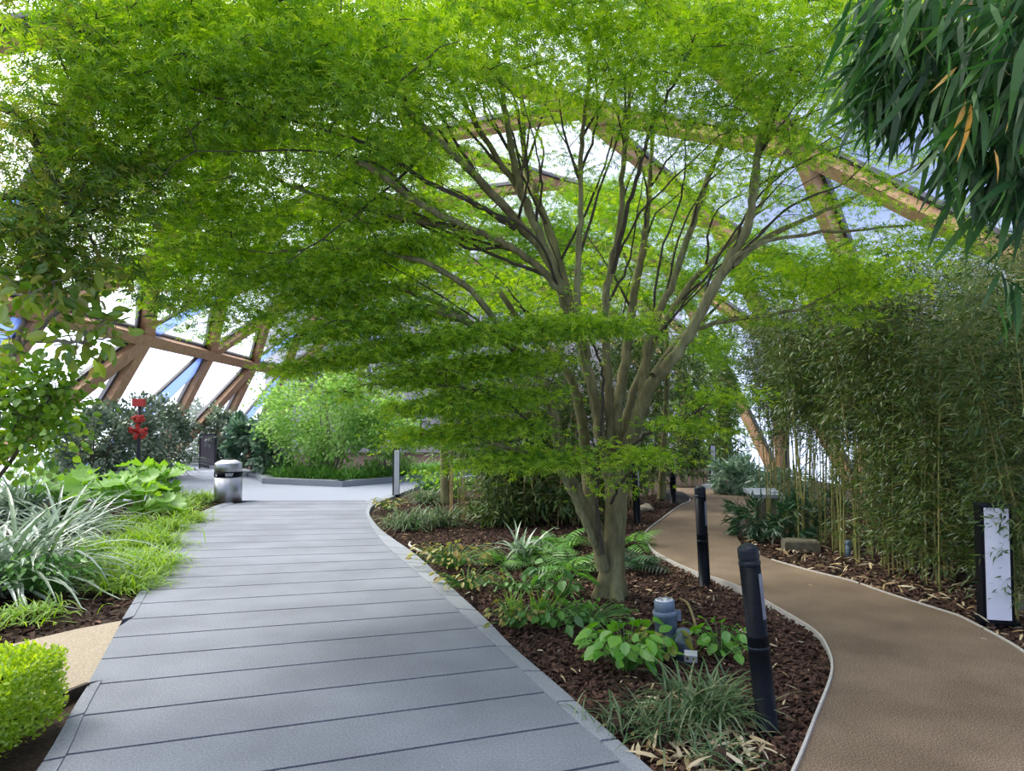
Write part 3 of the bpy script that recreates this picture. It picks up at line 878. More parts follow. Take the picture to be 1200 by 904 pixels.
# second tree behind, right of the trunk
b = G(775, 585)
tree('background_maple', b, 'tree with fresh green crown standing behind the maple beyond the far black bollard', [b, P(778, 520, b[1]), P(782, 440, b[1]), P(780, 370, b[1])],
     [(.05, .015, [P(782, 430, b[1]), P(830, 370, 14), P(870, 330, 13.5)]), (.05, .015, [P(780, 390, b[1]), P(740, 320, 14), P(720, 260, 13.5)])],
     [(790, 330, 14, 1.4, 1.2, .8, 110), (860, 300, 13.5, 1.2, 1.2, .5, 60), (740, 250, 13.5, 1.4, 1.2, .7, 90), (950, 310, 13, 1.4, 1, .3, 60), (840, 400, 14, .8, 1, .6, 40)], 32, .07, .2, M['mapleback'], M['bark'], .09)
# overhanging tree at the left, trunk outside the frame
b = np.array([-5.0, 4.2, 0])
tree('overhanging_tree', b, 'tree whose olive and bronze leaved branches hang in over the strap leaved plants', [b, b + [.1, 0, 1.5], b + [.4, 0, 2.8], b + [.9, .1, 3.8]],
     [(.04, .008, [b + [.9, .1, 3.8], P(0, 123, 4.3), P(37, 163, 4.3), P(60, 200, 4.3), P(83, 247, 4.3), P(110, 287, 4.4)]), (.03, .008, [b + [.8, 0, 3.6], P(30, 30, 3.9), P(110, 40, 3.8)]),
      (.03, .008, [b + [.4, 0, 2.8], P(0, 230, 4.4), P(60, 260, 4.5), P(130, 240, 4.6)])],
     [(60, 190, 4.3, .4, .5, .3, 34), (90, 270, 4.4, .4, .5, .22, 34), (20, 250, 4.4, .35, .5, .3, 30), (150, 230, 4.6, .3, .4, .2, 18), (60, 50, 3.8, .38, .4, .22, 15), (20, 130, 4.2, .3, .4, .25, 16), (175, 345, 4.8, .12, .2, .05, 4), (130, 310, 4.8, .2, .3, .12, 9), (40, 300, 4.6, .35, .4, .2, 26), (120, 180, 4.5, .3, .4, .25, 22)], 26, .055, .14, M['olive'], M['twig'], .09)
b = np.array([-3.5, 4.9, -.03])
tree('broadleaf_shrub', b, 'open shrub with grey stems and pointed oval olive leaves in front of the timber lattice', [b, P(-10, 500, 4.8), P(5, 450, 4.7), P(20, 410, 4.6)],
     [(.022, .006, [P(0, 430, 4.7), P(43, 388, 4.6), P(80, 353, 4.6), P(105, 320, 4.6)]), (.018, .006, [P(20, 410, 4.6), P(30, 360, 4.5), P(50, 300, 4.5)]), (.015, .005, [P(43, 400, 4.6), P(90, 400, 4.5), P(125, 395, 4.5)])],
     [(110, 390, 4.5, .18, .2, .12, 22), (70, 345, 4.5, .25, .3, .14, 20), (20, 330, 4.5, .25, .3, .15, 22), (100, 320, 4.6, .15, .2, .08, 10), (15, 400, 4.5, .2, .2, .12, 12), (40, 300, 4.5, .3, .3, .1, 16)], 5, .105, .07, M['bigleaf'], M['greytwig'], .03, cat='shrub', gen=oval_leaves(OVAL))
b = np.array([-3.5, 4.5, -.03])
tree('privet_shrub', b, 'rounded yellow-green small leaved shrub behind the silver strap leaved plant', [b, b + [0, 0, .6], b + [.05, 0, 1.2]],
     [(.015, .005, [b + [0, 0, .8], P(40, 500, 4.3), P(60, 465, 4.3)])], [(25, 475, 4.3, .34, .3, .22, 70), (55, 455, 4.3, .15, .2, .1, 20), (10, 520, 4.3, .25, .3, .12, 24)], 15, .052, .08, M['privet'], M['twig'], .025, cat='shrub', gen=oval_leaves(OVALW))


# ------------------------------------------------------------------ shrubs, hedges
def shrub(name, base, label, R, n, size, tm, leafm, stems=7, barkm=None, cat='shrub', zc=.55, up=.6, dense=.35, stem_r=.02, lumpy=45):
    """leafy mass of radii R on stems rising from base"""
    base = np.asarray(base, float); T = thing(name, base, label, cat)
    R = np.asarray(R); c = base + np.array([0, 0, R[2] * 2 * zc])
    for i in range(stems):
        q = unit(1)[0]; q[2] = abs(q[2]); e = c + q * R * .75; s = base + np.array([q[0] * .1 * R[0], q[1] * .1 * R[1], 0])
        mid = (s + e) / 2 + rng.normal(size=3) * .05 + np.array([0, 0, .1])
        V, F, _ = limb_mesh([s, mid, e], stem_r, stem_r * .35, 6, .01)
        mk('stem', V, F, barkm or M['twig'], T, True)
    nb = max(8, n // lumpy)
    lump = c + unit(nb) * R * (dense + (1 - dense) * rng.random((nb, 1)) ** .5)
    lump[:, 2] = np.maximum(lump[:, 2], base[2] + .12)
    i = rng.integers(0, nb, n)
    off = rng.normal(size=(n, 3)) * R.mean() * .12
    pos = lump[i] + off
    pos[:, 2] = np.maximum(pos[:, 2], base[2] + .03)
    d = nrm(nrm((pos - c) / R) + unit(n) * .8)
    nr = nrm(np.array([0, 0, up]) + rng.normal(size=(n, 3)) * .5)
    V, F = inst(tm, pos, d, nr, size * (.6 + .7 * rng.random(n)))
    mk('foliage', V, F, leafm, T)
    return T


def gz(px, py, z=0.0):
    p = G(px, py); p[2] = z; return p


# pale green shrub behind the far kerb
shrub('pale_shrub', (P(385, 500, 19.8)[0], 19.9, .08), 'broad pale green shrub with grey stems behind the granite kerb', (1.9, 1.4, 1.35), 12000, .11, OVAL, M['shrublight'], 14, M['greytwig'], zc=.58, dense=.25, lumpy=130)
shrub('pale_shrub', (P(450, 500, 19.6)[0], 19.8, .08), 'smaller pale green shrub next to the white faced far bollard', (1.0, .9, .95), 4500, .11, OVAL, M['shrublight'], 8, M['greytwig'], zc=.62, dense=.25, lumpy=130)
shrub('fatsia_shrub', (P(297, 500, 21.5)[0], 21.5, .08), 'blue-green hand leaved shrub beside the grey brown board', (.72, .7, .8), 2200, .2, OVAL, M['fatsia'], 6, zc=.55)
shrub('fatsia_shrub', (P(318, 500, 20.5)[0], 20.5, .08), 'blue-green leaved shrub between the steel bin and pale shrub', (.5, .6, .7), 1200, .19, OVAL, M['fatsia'], 5, zc=.5)
for px, Y, rx, h, lab in ((222, 26.8, 1.0, 1.2, 'dark evergreen shrub right behind the grey brown board'), (150, 17.6, .8, 1.1, 'dark evergreen shrub around the red topped post'),
                          (190, 20, .8, 1.1, 'dark evergreen shrub between the red topped post and the grey brown board'), (112, 16.5, .75, .98, 'dark evergreen shrub under the first timber leg of the lattice'), (258, 25.5, .7, 1.1, 'dark evergreen shrub between the grey brown board and the blue-green shrub')):
    shrub('evergreen_shrub', (P(px, 500, Y)[0], Y, -.04), lab, (rx, .7, h), 3600, .12, OVAL, M['rhodo'], 6, zc=.5)

# clipped box hedge bottom left
hb = thing('box_hedge', (-2.95, 3.35, -.03), 'low clipped bright yellow-green box hedge beside the deck', 'hedge')
hx0, hx1, hy0, hy1, hz = -4.2, -2.5, 2.45, 4.08, .35
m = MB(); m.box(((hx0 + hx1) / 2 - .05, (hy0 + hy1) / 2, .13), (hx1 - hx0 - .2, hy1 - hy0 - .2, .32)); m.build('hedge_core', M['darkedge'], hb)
n = 36000
u = rng.random((n, 3)); pos = np.stack([hx0 + u[:, 0] * (hx1 - hx0), hy0 + u[:, 1] * (hy1 - hy0), u[:, 2] * hz], 1)
f = rng.random(n)
top = f < .55; rt = (f >= .55) & (f < .75); bk = (f >= .75) & (f < .85); fr = f >= .85
lump = .03 * np.sin(pos[:, 0] * 9 + 1) * np.cos(pos[:, 1] * 8) + .015 * np.sin(pos[:, 0] * 27) * np.sin(pos[:, 1] * 23)
pos[top, 2] = hz + lump[top]; pos[rt, 0] = hx1 + lump[rt]; pos[bk, 1] = hy1 + lump[bk]; pos[fr, 1] = hy0 + lump[fr]
pos += rng.normal(size=(n, 3)) * .014
nn = np.zeros((n, 3)); nn[top] = (0, 0, 1); nn[rt] = (1, 0, .3); nn[bk] = (0, 1, .3); nn[fr] = (0, -1, .3)
V, F = inst(OVAL, pos, nrm(nn * .9 + unit(n) * .8 + np.array([0, 0, .3])), nrm(nn + unit(n) * .8), .028 * (.7 + .6 * rng.random(n)))
mk('foliage', V, F, M['hedge'], hb)


# ------------------------------------------------------------------ strap plants, grasses, ferns
def tuft(name, base, label, n, L, W, mat, spread=.05, el=(.6, 1.45), bend=(.8, 1.9), cat='grass', K=7, fold=.25, part='blades'):
    base = np.asarray(base, float)
    T = thing(name, base, label, cat)
    b = base + np.stack([*(rng.normal(size=(2, n)) * spread), np.zeros(n)], 1)
    az = rng.random(n) * 2 * PI
    u = rng.random(n)
    V, F = blades(b, az, el[0] + u * (el[1] - el[0]), L * (.6 + .5 * rng.random(n)), W * (.7 + .5 * rng.random(n)), bend[0] + rng.random(n) * (bend[1] - bend[0]), K, fold)
    V[:, 2] = np.maximum(V[:, 2], base[2] + .004)
    mk(part, V, F, mat, T)
    # crown at the base of the blades
    m = MB(); m.lathe([(spread * .3, 0), (spread * .9, .01), (spread * .7, .05), (spread * .2, .08)], base - np.array([0, 0, .01]), n=10); m.build('crown', M['soil'] if mat is not M['astelia'] else M['grass'], T, True)
    return T


tuft('silver_astelia', gz(10, 690), 'large silvery strap leaved plant at the front of the bed beside the pale gravel patch', 300, 1.45, .021, M['astelia'], .16, (.25, 1.4), (.9, 2.0), 'plant', 9)
tuft('silver_astelia', gz(70, 640), 'silvery strap leaved plant arching towards the yellow-green grass tufts', 240, 1.2, .018, M['astelia'], .1, (.25, 1.35), (.9, 2.0), 'plant', 9)
tuft('silver_astelia', gz(20, 610), 'silvery strap leaved plant in front of the rounded privet', 240, 1.4, .02, M['astelia'], .12, (.4, 1.4), (.9, 1.8), 'plant', 9)
tuft('spiky_flax', gz(70, 573), 'dark upright spiky leaved plant behind the big round leaves', 80, 1.7, .026, M['darkgrass'], .12, (.8, 1.5), (.2, 1.0), 'plant', 8)
tuft('silver_astelia', gz(130, 566), 'grey strap leaved clump behind the big round leaves below the red topped post', 110, 1.5, .028, M['astelia'], .15, (.4, 1.4), (.9, 1.8), 'plant', 8)
tuft('silver_astelia', gz(190, 559), 'grey strap leaved clump leaning out next to the grey brown board', 110, 1.5, .028, M['astelia'], .15, (.4, 1.4), (1.0, 1.9), 'plant', 8)

gi = 0
for px, py, lab in ((160, 590, 'tallest round leaved plant below the red topped post'), (185, 588, 'round leaved plant nearest the steel bin'), (120, 612, 'round leaved plant between strap leaves and grass tufts'),
                    (75, 606, 'round leaved plant under the dark spiky leaves'), (165, 612, 'lower round leaved plant behind the yellow-green grass'), (30, 600, 'round leaved plant hard behind the front strap leaves')):
    b = gz(px, py); T = thing('gunnera_plant', b, lab + ', large pleated bright green leaves', 'plant', None)
    st, lv = [], []
    n = 20
    for i in range(n):
        az = i * 2.4 + rng.random(); r = .12 + .38 * rng.random(); h = .22 + .55 * rng.random()
        e = b + np.array([math.cos(az) * r, math.sin(az) * r, h])
        V, F, _ = limb_mesh([b, b + (e - b) * np.array([.35, .35, .6]), e], .014, .009, 6, 0)
        mk('stalk', V, F, M['grass'], T, True)
        d = np.array([[math.cos(az), math.sin(az) - .35, -.35]])
        nr = nrm(np.array([[math.cos(az) * .5, math.sin(az) * .5 - .5, 1.0]]) + rng.normal(size=(1, 3)) * .3)
        V, F = inst(FAN, e[None] - nrm(d) * .07, d, nr, [.2 + .15 * rng.random()])
        mk('leaf', V, F, M['gunnera'], T, True)

for px, py, nb_, L, lab in ((238, 588, 260, .42, 'bright grass tuft beside the steel bin'), (212, 598, 200, .42, 'bright grass tuft second from the steel bin'), (196, 622, 260, .42, 'bright grass tuft where the deck edge bends'),
                            (165, 640, 300, .45, 'bright grass tuft at the tips of the strap leaves'), (178, 662, 260, .38, 'low bright grass tuft against the deck edge midway along the bed'), (140, 668, 260, .40, 'bright grass tuft under the strap leaf tips'),
                            (145, 690, 240, .34, 'bright grass tuft nearest the pale gravel patch'), (35, 725, 160, .25, 'small grass tuft at the edge of the pale gravel patch'),
                            (218, 612, 240, .42, 'bright grass tuft against the deck edge third from the steel bin'), (190, 600, 240, .45, 'bright grass tuft in front of the lowest round leaves'), (183, 642, 260, .45, 'fullest bright grass tuft against the kerb bend'),
                            (160, 675, 260, .4, 'bright grass tuft against the left kerb stones below the strap leaf tips'), (120, 650, 260, .42, 'bright grass tuft half under the arching strap leaves'), (205, 586, 240, .42, 'bright grass tuft behind the one beside the bin'), (150, 620, 240, .42, 'bright grass tuft between round leaves and arching strap leaves')):
    tuft('hakone_grass', gz(px, py), lab, int(nb_ * 1.4), L, .007, M['grass'], .14, (.5, 1.5), (.9, 2.2), 'grass', 6)


def fern(name, base, label, nfr, L, mat, cat='fern', leaflet=.3, el=(.4, 1.1), W=.16, arch=1.2):
    base = np.asarray(base, float); T = thing(name, base, label, cat)
    st = []; lv = []
    for i in range(nfr):
        az = i * 2.4 + rng.random() * .6; e0 = el[0] + rng.random() * (el[1] - el[0]); l = L * (.7 + .5 * rng.random())
        K = 12; t = np.linspace(0, 1, K); a = e0 - arch * t
        r = np.r_[0, np.cumsum(np.cos(a[:-1]))] * l / K; h = np.r_[0, np.cumsum(np.sin(a[:-1]))] * l / K
        pth = base + np.stack([r * math.cos(az), r * math.sin(az), np.maximum(h, .01 - 0)], 1)
        st.append((pth, np.linspace(.004, .0015, K)))
        dirv = nrm(np.gradient(pth, axis=0)); side = np.array([-math.sin(az), math.cos(az), 0])
        up = nrm(np.cross(dirv, side) * -1); up[up[:, 2] < 0] *= -1
        for s in (1, -1):
            ss = l * W * 2.2 * np.sin(np.clip(.18 + t * .85, 0, 1) * PI) ** .8
            idx = np.arange(2, K)
            lv.append(inst(LANCE if leaflet < .5 else OVAL, pth[idx], nrm(side * s + dirv[idx] * .5 - np.array([0, 0, .15])), up[idx], np.maximum(ss[idx], .02)))
    V, F = tubes_mesh(st, 4); mk('frond_stem', V, F, M['twig'], T, True)
    V, F = merge(lv); mk('fronds', V, F, mat, T)
    return T


def broad(name, base, label, n, H, size, mat, tm=OVALW, cat='plant', spr=.14):
    base = np.asarray(base, float); T = thing(name, base, label, cat)
    st = []
    az = np.arange(n) * 2.4 + rng.random(n) * .8; r = spr * np.sqrt(rng.random(n)) * 1.6; h = H * (.35 + .65 * rng.random(n))
    e = base + np.stack([r * np.cos(az), r * np.sin(az), h], 1)
    for i in range(n): st.append((smooth_path([base + (e[i] - base) * [.15, .15, 0], base + (e[i] - base) * [.6, .6, .7], e[i]], 3), .0028))
    V, F = tubes_mesh(st, 4); mk('stems', V, F, M['fern'], T, True)
    d = np.stack([np.cos(az), np.sin(az), -.45 + .3 * rng.normal(size=n)], 1)
    V, F = inst(tm, e, d, nrm(np.array([0, 0, 1]) + rng.normal(size=(n, 3)) * .35), size * (.6 + .7 * rng.random(n)))
    mk('foliage', V, F, mat, T)
    return T


broad('sage_plant', gz(55, 700), 'low grey-green leafy plant tucked under the front strap leaves', 170, .42, .075, M['fern'], OVAL, spr=.28)
# maple bed
broad('bishops_hat', gz(735, 785), 'bright green broad leaved plant in bark left of the blue-grey fitting', 75, .27, .105, M['brightleaf'], spr=.17)
broad('bishops_hat', gz(772, 775), 'yellowing broad leaved plant touching the blue-grey fitting', 45, .22, .075, M['yellowgreen'], OVALW, spr=.12)
broad('bishops_hat', gz(845, 768), 'green broad leaved plant between blue-grey fitting and nearest black bollard', 45, .2, .085, M['brightleaf'], spr=.15)
tuft('liriope_clump', gz(828, 842), 'arching dark grass clump at the foot of the nearest black bollard', 240, .42, .006, M['darkgrass'], .09, (.7, 1.5), (.8, 2.2))
tuft('liriope_clump', gz(775, 862), 'thin dry grass clump nearest the corner of the deck kerb', 80, .34, .005, M['darkgrass'], .09, (.6, 1.5), (.8, 2.2))
tuft('liriope_clump', gz(728, 852), 'sparse grass clump against the deck kerb in front of the broad leaves', 70, .26, .005, M['darkgrass'], .09, (.6, 1.5), (.8, 2.2))
tuft('liriope_clump', gz(845, 895), 'small grass clump at the front tip of the maple bed', 60, .22, .005, M['darkgrass'], .08, (.6, 1.5), (.8, 2.2))
tuft('silver_astelia', gz(612, 655), 'small silvery strap leaved plant among the ferns beside the maple', 34, .62, .02, M['astelia'], .05, (.6, 1.4), (.6, 1.7), 'plant', 8)
for px, py, lab, L in ((592, 662, 'fern just below the small silvery plant', .4), (640, 655, 'fern behind the leaves between silvery plant and maple trunk', .55), (668, 668, 'bright fern touching the base of the maple trunk', .5), (655, 640, 'tallest fern next to the split maple stems', .55)):
    fern('shield_fern', gz(px, py), lab, 16, L, M['fern'])
fern('shield_fern', gz(745, 665), 'dark fern behind the maple trunk on the path side', 16, .5, M['darkfern'])
fern('shield_fern', gz(742, 640), 'single fern arching from behind the trunk towards the tan path', 10, .5, M['fern'])
broad('hellebore', gz(660, 700), 'dark green broad leaved plant in front of the maple trunk ferns', 40, .3, .15, M['fern'], OVAL, spr=.16)
broad('hellebore', gz(645, 735), 'low leafy plant in bark in front of the maple', 60, .2, .09, M['fern'], OVAL, spr=.2)
broad('ground_ivy', gz(690, 730), 'trailing small leaved plant at the foot of the maple', 110, .14, .05, M['fern'], OVALW, spr=.24)
broad('ground_ivy', gz(610, 690), 'scattered small leaved seedlings in bark beside the deck kerb', 70, .12, .05, M['fern'], OVALW, spr=.3)
broad('yellowed_groundcover', gz(530, 665), 'yellowing low plant in bark near the middle of the deck kerb', 130, .26, .07, M['yellowgreen'], OVAL, spr=.28)
broad('yellowed_groundcover', gz(548, 690), 'yellowing straggly plant beside the deck kerb joint', 70, .18, .06, M['yellowgreen'], OVAL, spr=.22)
broad('yellowed_groundcover', gz(605, 735), 'yellow-green sprigs at the deck kerb closest to the grass sprouts', 50, .18, .06, M['yellowgreen'], OVAL, spr=.16)
tuft('grass_sprout', gz(600, 725), 'upright grass sprout in bark beside the ferns', 30, .3, .006, M['grass'], .03, (1.1, 1.5), (.2, .8))
tuft('grass_sprout', gz(632, 728), 'wider grass sprout nearer the maple trunk', 45, .3, .006, M['grass'], .06, (.9, 1.5), (.2, 1.0))
tuft('liriope_clump', gz(480, 618), 'dark grass clump at the bend of the deck kerb', 260, .55, .009, M['darkgrass'], .16, (.5, 1.5), (.9, 2.1))
tuft('liriope_clump', gz(500, 588), 'dark grass clump between the deck bend and the slim trunk', 200, .5, .009, M['darkgrass'], .16, (.5, 1.5), (.9, 2.1))
broad('yellowed_groundcover', gz(505, 578), 'yellow-green leafy plant behind the slim white faced bollard', 150, .55, .1, M['mapleback'], OVAL, spr=.4)
broad('yellowed_groundcover', gz(535, 584), 'yellow-green leafy plant at the foot of the slim trunk', 150, .6, .1, M['mapleback'], OVAL, spr=.4)
tuft('liriope_clump', gz(515, 614), 'dark grass clump in front of the tan bamboo canes', 200, .5, .009, M['darkgrass'], .14, (.5, 1.5), (.9, 2.1))
broad('yellowed_groundcover', gz(455, 598), 'small yellow-green plant inside the tip of the deck bend', 60, .22, .08, M['yellowgreen'], OVAL, spr=.2)

# grass strip behind the far kerb (nobody could count it)
q = np.array([tuple(p + np.array([.05, .5])) for p in fk[4:]] + [tuple(p + np.array([0, 1.9])) for p in fk[4:][::-1]])
pts = sample_poly(q, 6500); n = len(pts)
V, F = blades(np.c_[pts, np.full(n, .07)], rng.random(n) * 2 * PI, .7 + .8 * rng.random(n), .3 + .35 * rng.random(n), np.full(n, .012), .7 + 1.3 * rng.random(n), 5, .2)
tag(mk('grass_strip', V, F, M['fern']), 'strip of arching green grass behind the far granite kerb', 'grass', kind='stuff')


# ------------------------------------------------------------------ bamboo
def bamboo(base, label, ncul, H, nleaf, zlo, mat, culm=None, spr=.35, leaf=.12, lean=.12, rc=.0095, name='bamboo_clump', width=.38, fol_low=.0):
    base = np.asarray(base, float); T = thing(name, base, label, 'bamboo')
    culms = []
    for i in range(ncul):
        a = rng.random() * 2 * PI; r = spr * math.sqrt(rng.random()); s = base + np.array([r * math.cos(a), r * math.sin(a), 0])
        h = H * (.72 + .36 * rng.random()); ln_ = rng.normal(size=2) * lean * h * .6
        t = np.linspace(0, 1, 15)
        pth = s + np.stack([ln_[0] * t ** 1.7, ln_[1] * t ** 1.7, h * t - .08 * h * t ** 3 * abs(ln_[0])], 1)
        rr = rc * (1 - .75 * t) * (.7 + .6 * rng.random())
        V, F = tube(pth, rr * np.where(np.arange(15) % 2 == 0, 1.0, 1.0), 6)
        mk('culm', V, F, culm or M['culm'], T, True)
        culms.append(pth)
    # branchlets and leaves
    nbr = nleaf // 7
    ci = rng.integers(0, ncul, nbr)
    zt = zlo + (1 - zlo) * rng.random(nbr) ** .85
    if fol_low: zt = np.where(rng.random(nbr) < fol_low, rng.random(nbr) * zlo + .08, zt)
    start = np.array([culms[c][int(z * 14)] + (culms[c][min(14, int(z * 14) + 1)] - culms[c][int(z * 14)]) * (z * 14 % 1) for c, z in zip(ci, zt)])
    az = rng.random(nbr) * 2 * PI; ln_ = width * (.35 + .8 * rng.random(nbr))
    end = start + np.stack([np.cos(az) * ln_, np.sin(az) * ln_, ln_ * (.35 - .6 * rng.random(nbr))], 1)
    segs = [(np.array([start[i], (start[i] + end[i]) / 2 + [0, 0, .04], end[i]]), [.002, .0015, .001]) for i in range(nbr)]
    V, F = tubes_mesh(segs, 3); mk('foliage_branchlets', V, F, culm or M['culm'], T)
    tt = .35 + .7 * rng.random((nbr, 7)); pos = (start[:, None] + (end - start)[:, None] * tt[:, :, None]).reshape(-1, 3)
    n = len(pos); pos += rng.normal(size=(n, 3)) * .03
    d = np.repeat(nrm(end - start), 7, 0) + rng.normal(size=(n, 3)) * .55; d[:, 2] -= .35
    V, F = inst(LANCE, pos, d, nrm(np.array([0, 0, .8]) + rng.normal(size=(n, 3)) * .5), leaf * (.6 + .7 * rng.random(n)))
    mk('foliage', V, F, mat, T)
    return T


RG = [  # right hand grove: base pixel, label, culms, height, leaves, foliage start, low foliage
    (925, 622, 'first bamboo clump behind the stone bench block', 10, 3.3, 2600, .50, .04),
    (962, 640, 'bamboo clump behind the weathered slab in the bed', 10, 3.5, 3000, .48, .05),
    (1000, 648, 'bamboo clump beside the little green-grey pipe', 11, 3.6, 3400, .46, .08),
    (1042, 660, 'bamboo clump midway between green-grey pipe and white faced bollard', 11, 3.5, 3800, .32, .35),
    (1085, 672, 'bamboo clump two steps short of the white faced bollard', 11, 3.4, 4000, .25, .4),
    (1125, 686, 'bamboo clump immediately before the white faced bollard', 11, 3.2, 4000, .25, .35),
    (1194, 722, 'bamboo clump beside the white faced bollard and the pale rock', 10, 3.1, 3800, .28, .3),
    (1165, 668, 'bamboo clump directly behind the white faced bollard', 11, 3.4, 4000, .2, .3),
    (950, 600, 'rear bamboo clump with bare canes against the bright lattice gap', 10, 4.0, 3200, .45, .03),
    (1000, 610, 'rear bamboo clump with bare canes left of the dense thicket', 10, 4.0, 3400, .46, .03),
    (1060, 618, 'rear bamboo clump in the dense middle of the thicket', 11, 4.0, 4400, .25, .3),
    (1120, 630, 'rear bamboo clump above the white faced bollard', 11, 4.0, 4600, .2, .3),
    (1190, 640, 'rear bamboo clump at the outer end of the thicket', 11, 4.1, 4600, .2, .3),
    (905, 598, 'rear bamboo clump nearest the low blue-green mounds', 8, 4.2, 2600, .5, .02),
]
for px, py, lab, nc, H, nl, zlo, fl in RG:
    bamboo(gz(px, py, -.03), lab + ', thin green canes', nc + 4, H, int(nl * 3.9), zlo, M['bamboo'], spr=.36, leaf=.082, fol_low=fl * .55)
# behind the maple
BG = [
    (548, 603, 'tan caned bamboo clump beside the dark grass clump', 16, 2.6, 2400, .5, .02, 'bamboobright', 'culmtan'),
    (590, 612, 'low arching bamboo clump behind the small silvery plant', 10, 1.7, 3600, .08, .4, 'bamboo', 'culm'),
    (615, 612, 'dark bamboo clump between the tan canes and maple stems', 14, 2.2, 3800, .2, .5, 'bamboo', 'culmtan'),
    (655, 612, 'dark bamboo clump showing between the leaning maple stems', 14, 2.6, 4000, .25, .5, 'bamboo', 'culmtan'),
    (690, 606, 'bamboo clump directly behind the maple trunk', 14, 3.0, 4000, .25, .5, 'bamboo', 'culm'),
    (640, 588, 'tall bamboo clump at the back of the maple bed', 12, 4.2, 4200, .15, .2, 'bamboo', 'culm'),
    (590, 585, 'tall bamboo clump behind the tan caned clump', 12, 3.8, 3800, .15, .2, 'bamboobright', 'culm'),
    (735, 590, 'tall bamboo clump behind the half hidden bollard', 12, 3.9, 3600, .15, .15, 'bamboo', 'culm'),
    (765, 580, 'tall bamboo clump beside the far dark paving patch', 12, 4.2, 3600, .12, .1, 'bamboo', 'culm'),
    (800, 568, 'far bamboo clump left of the pale faced far bollard', 12, 4.4, 3800, .12, .1, 'bamboo', 'culm'),
    (848, 563, 'far bamboo clump behind the low blue-green mounds', 12, 4.2, 3600, .2, .1, 'bamboobright', 'culm'),
    (820, 556, 'farthest bamboo clump closing the view along the tan path', 12, 5.0, 4200, .1, .1, 'bamboobright', 'culm'),
]
for px, py, lab, nc, H, nl, zlo, fl, mt, cm in BG:
    sc = gz(px, py)[1] / 11.0
    bamboo(gz(px, py, -.03), lab, nc, H, int(nl * 1.5), zlo, M[mt], M[cm], spr=.4, leaf=.14 * max(1, sc ** .5), fol_low=fl, width=.42)

# low blue-green mounds behind the far kerb of the tan path
for px, Y, lab in ((852, 16.4, 'low blue-green bamboo mound beside the pale faced far bollard'), (882, 16.0, 'low blue-green bamboo mound in the middle of the far kerb'), (915, 15.2, 'low blue-green bamboo mound behind the stone bench block')):
    c = P(px, 560, Y); shrub('sasa_mound', (c[0], Y, -.03), lab, (.62, .5, .38), 1000, .2, LANCE, M['fatsia'], 6, zc=.5, cat='bamboo', stem_r=.008)
# dark fern like shrubs in front of the grove
for px, py, lab, r in ((893, 628, 'dark leafy mound under the stone bench block', .42), (925, 634, 'dark leafy mound in front of the first bamboo clump', .4), (955, 618, 'dark leafy mound behind the weathered slab', .4)):
    shrub('dark_mound', gz(px, py, -.03), lab, (r, r, .3), 700, .15, LANCE, M['darkfern'], 6, zc=.5, stem_r=.008)

# foreground overhanging bamboo, canes rooted outside the frame
fb = np.array([2.9, 2.2, -.03])
T = thing('giant_bamboo', fb, 'overhanging bamboo with long dark drooping leaves and a few yellow ones', 'bamboo')
ends = [(1010, 60, 2.6), (1080, 40, 2.3), (1150, 30, 2.2), (1190, 120, 2.3), (1100, 120, 2.5), (1180, 220, 2.5), (1060, 10, 2.4), (1130, 90, 2.9)]
allp = []
for i, e in enumerate(ends):
    E = P(*e); s = fb + np.array([.25 * math.cos(i * 2.1), .25 * math.sin(i * 2.1), 0])
    topz = max(E[2] + .5, 3.2)
    pth = smooth_path([s, s + [-.05, 0, 1.6], s + [-.25, 0, topz - .3], (s + E) / 2 + [0, 0, (topz - (s + E)[2] / 2)], E], 6)
    V, F = tube(pth, np.linspace(.016, .003, len(pth)), 7); allp.append((('culm', V, F, M['culm']), pth[-9:]))
spr = pads([(1070, 40, 2.5, .18, .3, .14, 28), (1120, 50, 2.4, .25, .3, .2, 38), (1180, 60, 2.2, .18, .3, .22, 46), (1030, 20, 2.6, .12, .2, .10, 14), (1060, 110, 2.6, .12, .2, .1, 18), (1150, 150, 2.4, .14, .25, .14, 26), (1185, 200, 2.4, .1, .2, .14, 22), (1030, 90, 2.7, .12, .2, .08, 12), (1185, 330, 2.6, .06, .1, .02, 2), (1300, 60, 2.6, .5, .6, .5, 80), (1400, 100, 3.2, .7, .8, .5, 80), (1300, -60, 3.6, .9, .9, .4, 90)])
grow(allp, spr, T, M['culm'], 4, .0012, .003)
per = 6; n = len(spr) * per; c = np.repeat(spr, per, 0); pos = c + rng.normal(size=(n, 3)) * .035
hd = rng.normal(size=(n, 3)) * .45; hd[:, 2] = -1.0 + .45 * rng.normal(size=n); hd[:, 0] -= .25
V, F = inst(LANCEW, pos, hd, nrm(np.array([0, -.5, .6]) + rng.normal(size=(n, 3)) * .6), .20 * (.6 + .6 * rng.random(n)))
mk('foliage', V, F, M['bigbamboo'], T)
yl = np.array([P(1132, 118, 2.2), P(1138, 120, 2.2), P(1185, 112, 2.1), P(1122, 78, 2.2), P(1170, 5, 2.1), P(1190, 10, 2.1), P(1165, 175, 2.2)])
yd = np.array([[-.25, 0, -1], [-.02, 0, -1], [.1, 0, -1], [-.8, 0, -.8], [-.5, 0, -.6], [-.8, 0, -.5], [.4, 0, -1.]])
V, F = inst(LANCEW, yl, yd, np.tile([[.2, -1, .2]], (7, 1)), np.array([.15, .17, .1, .1, .1, .12, .1]))
mk('yellow_leaves', V, F, M['yellowleaf'], T)['label'] = 'yellowed leaves'


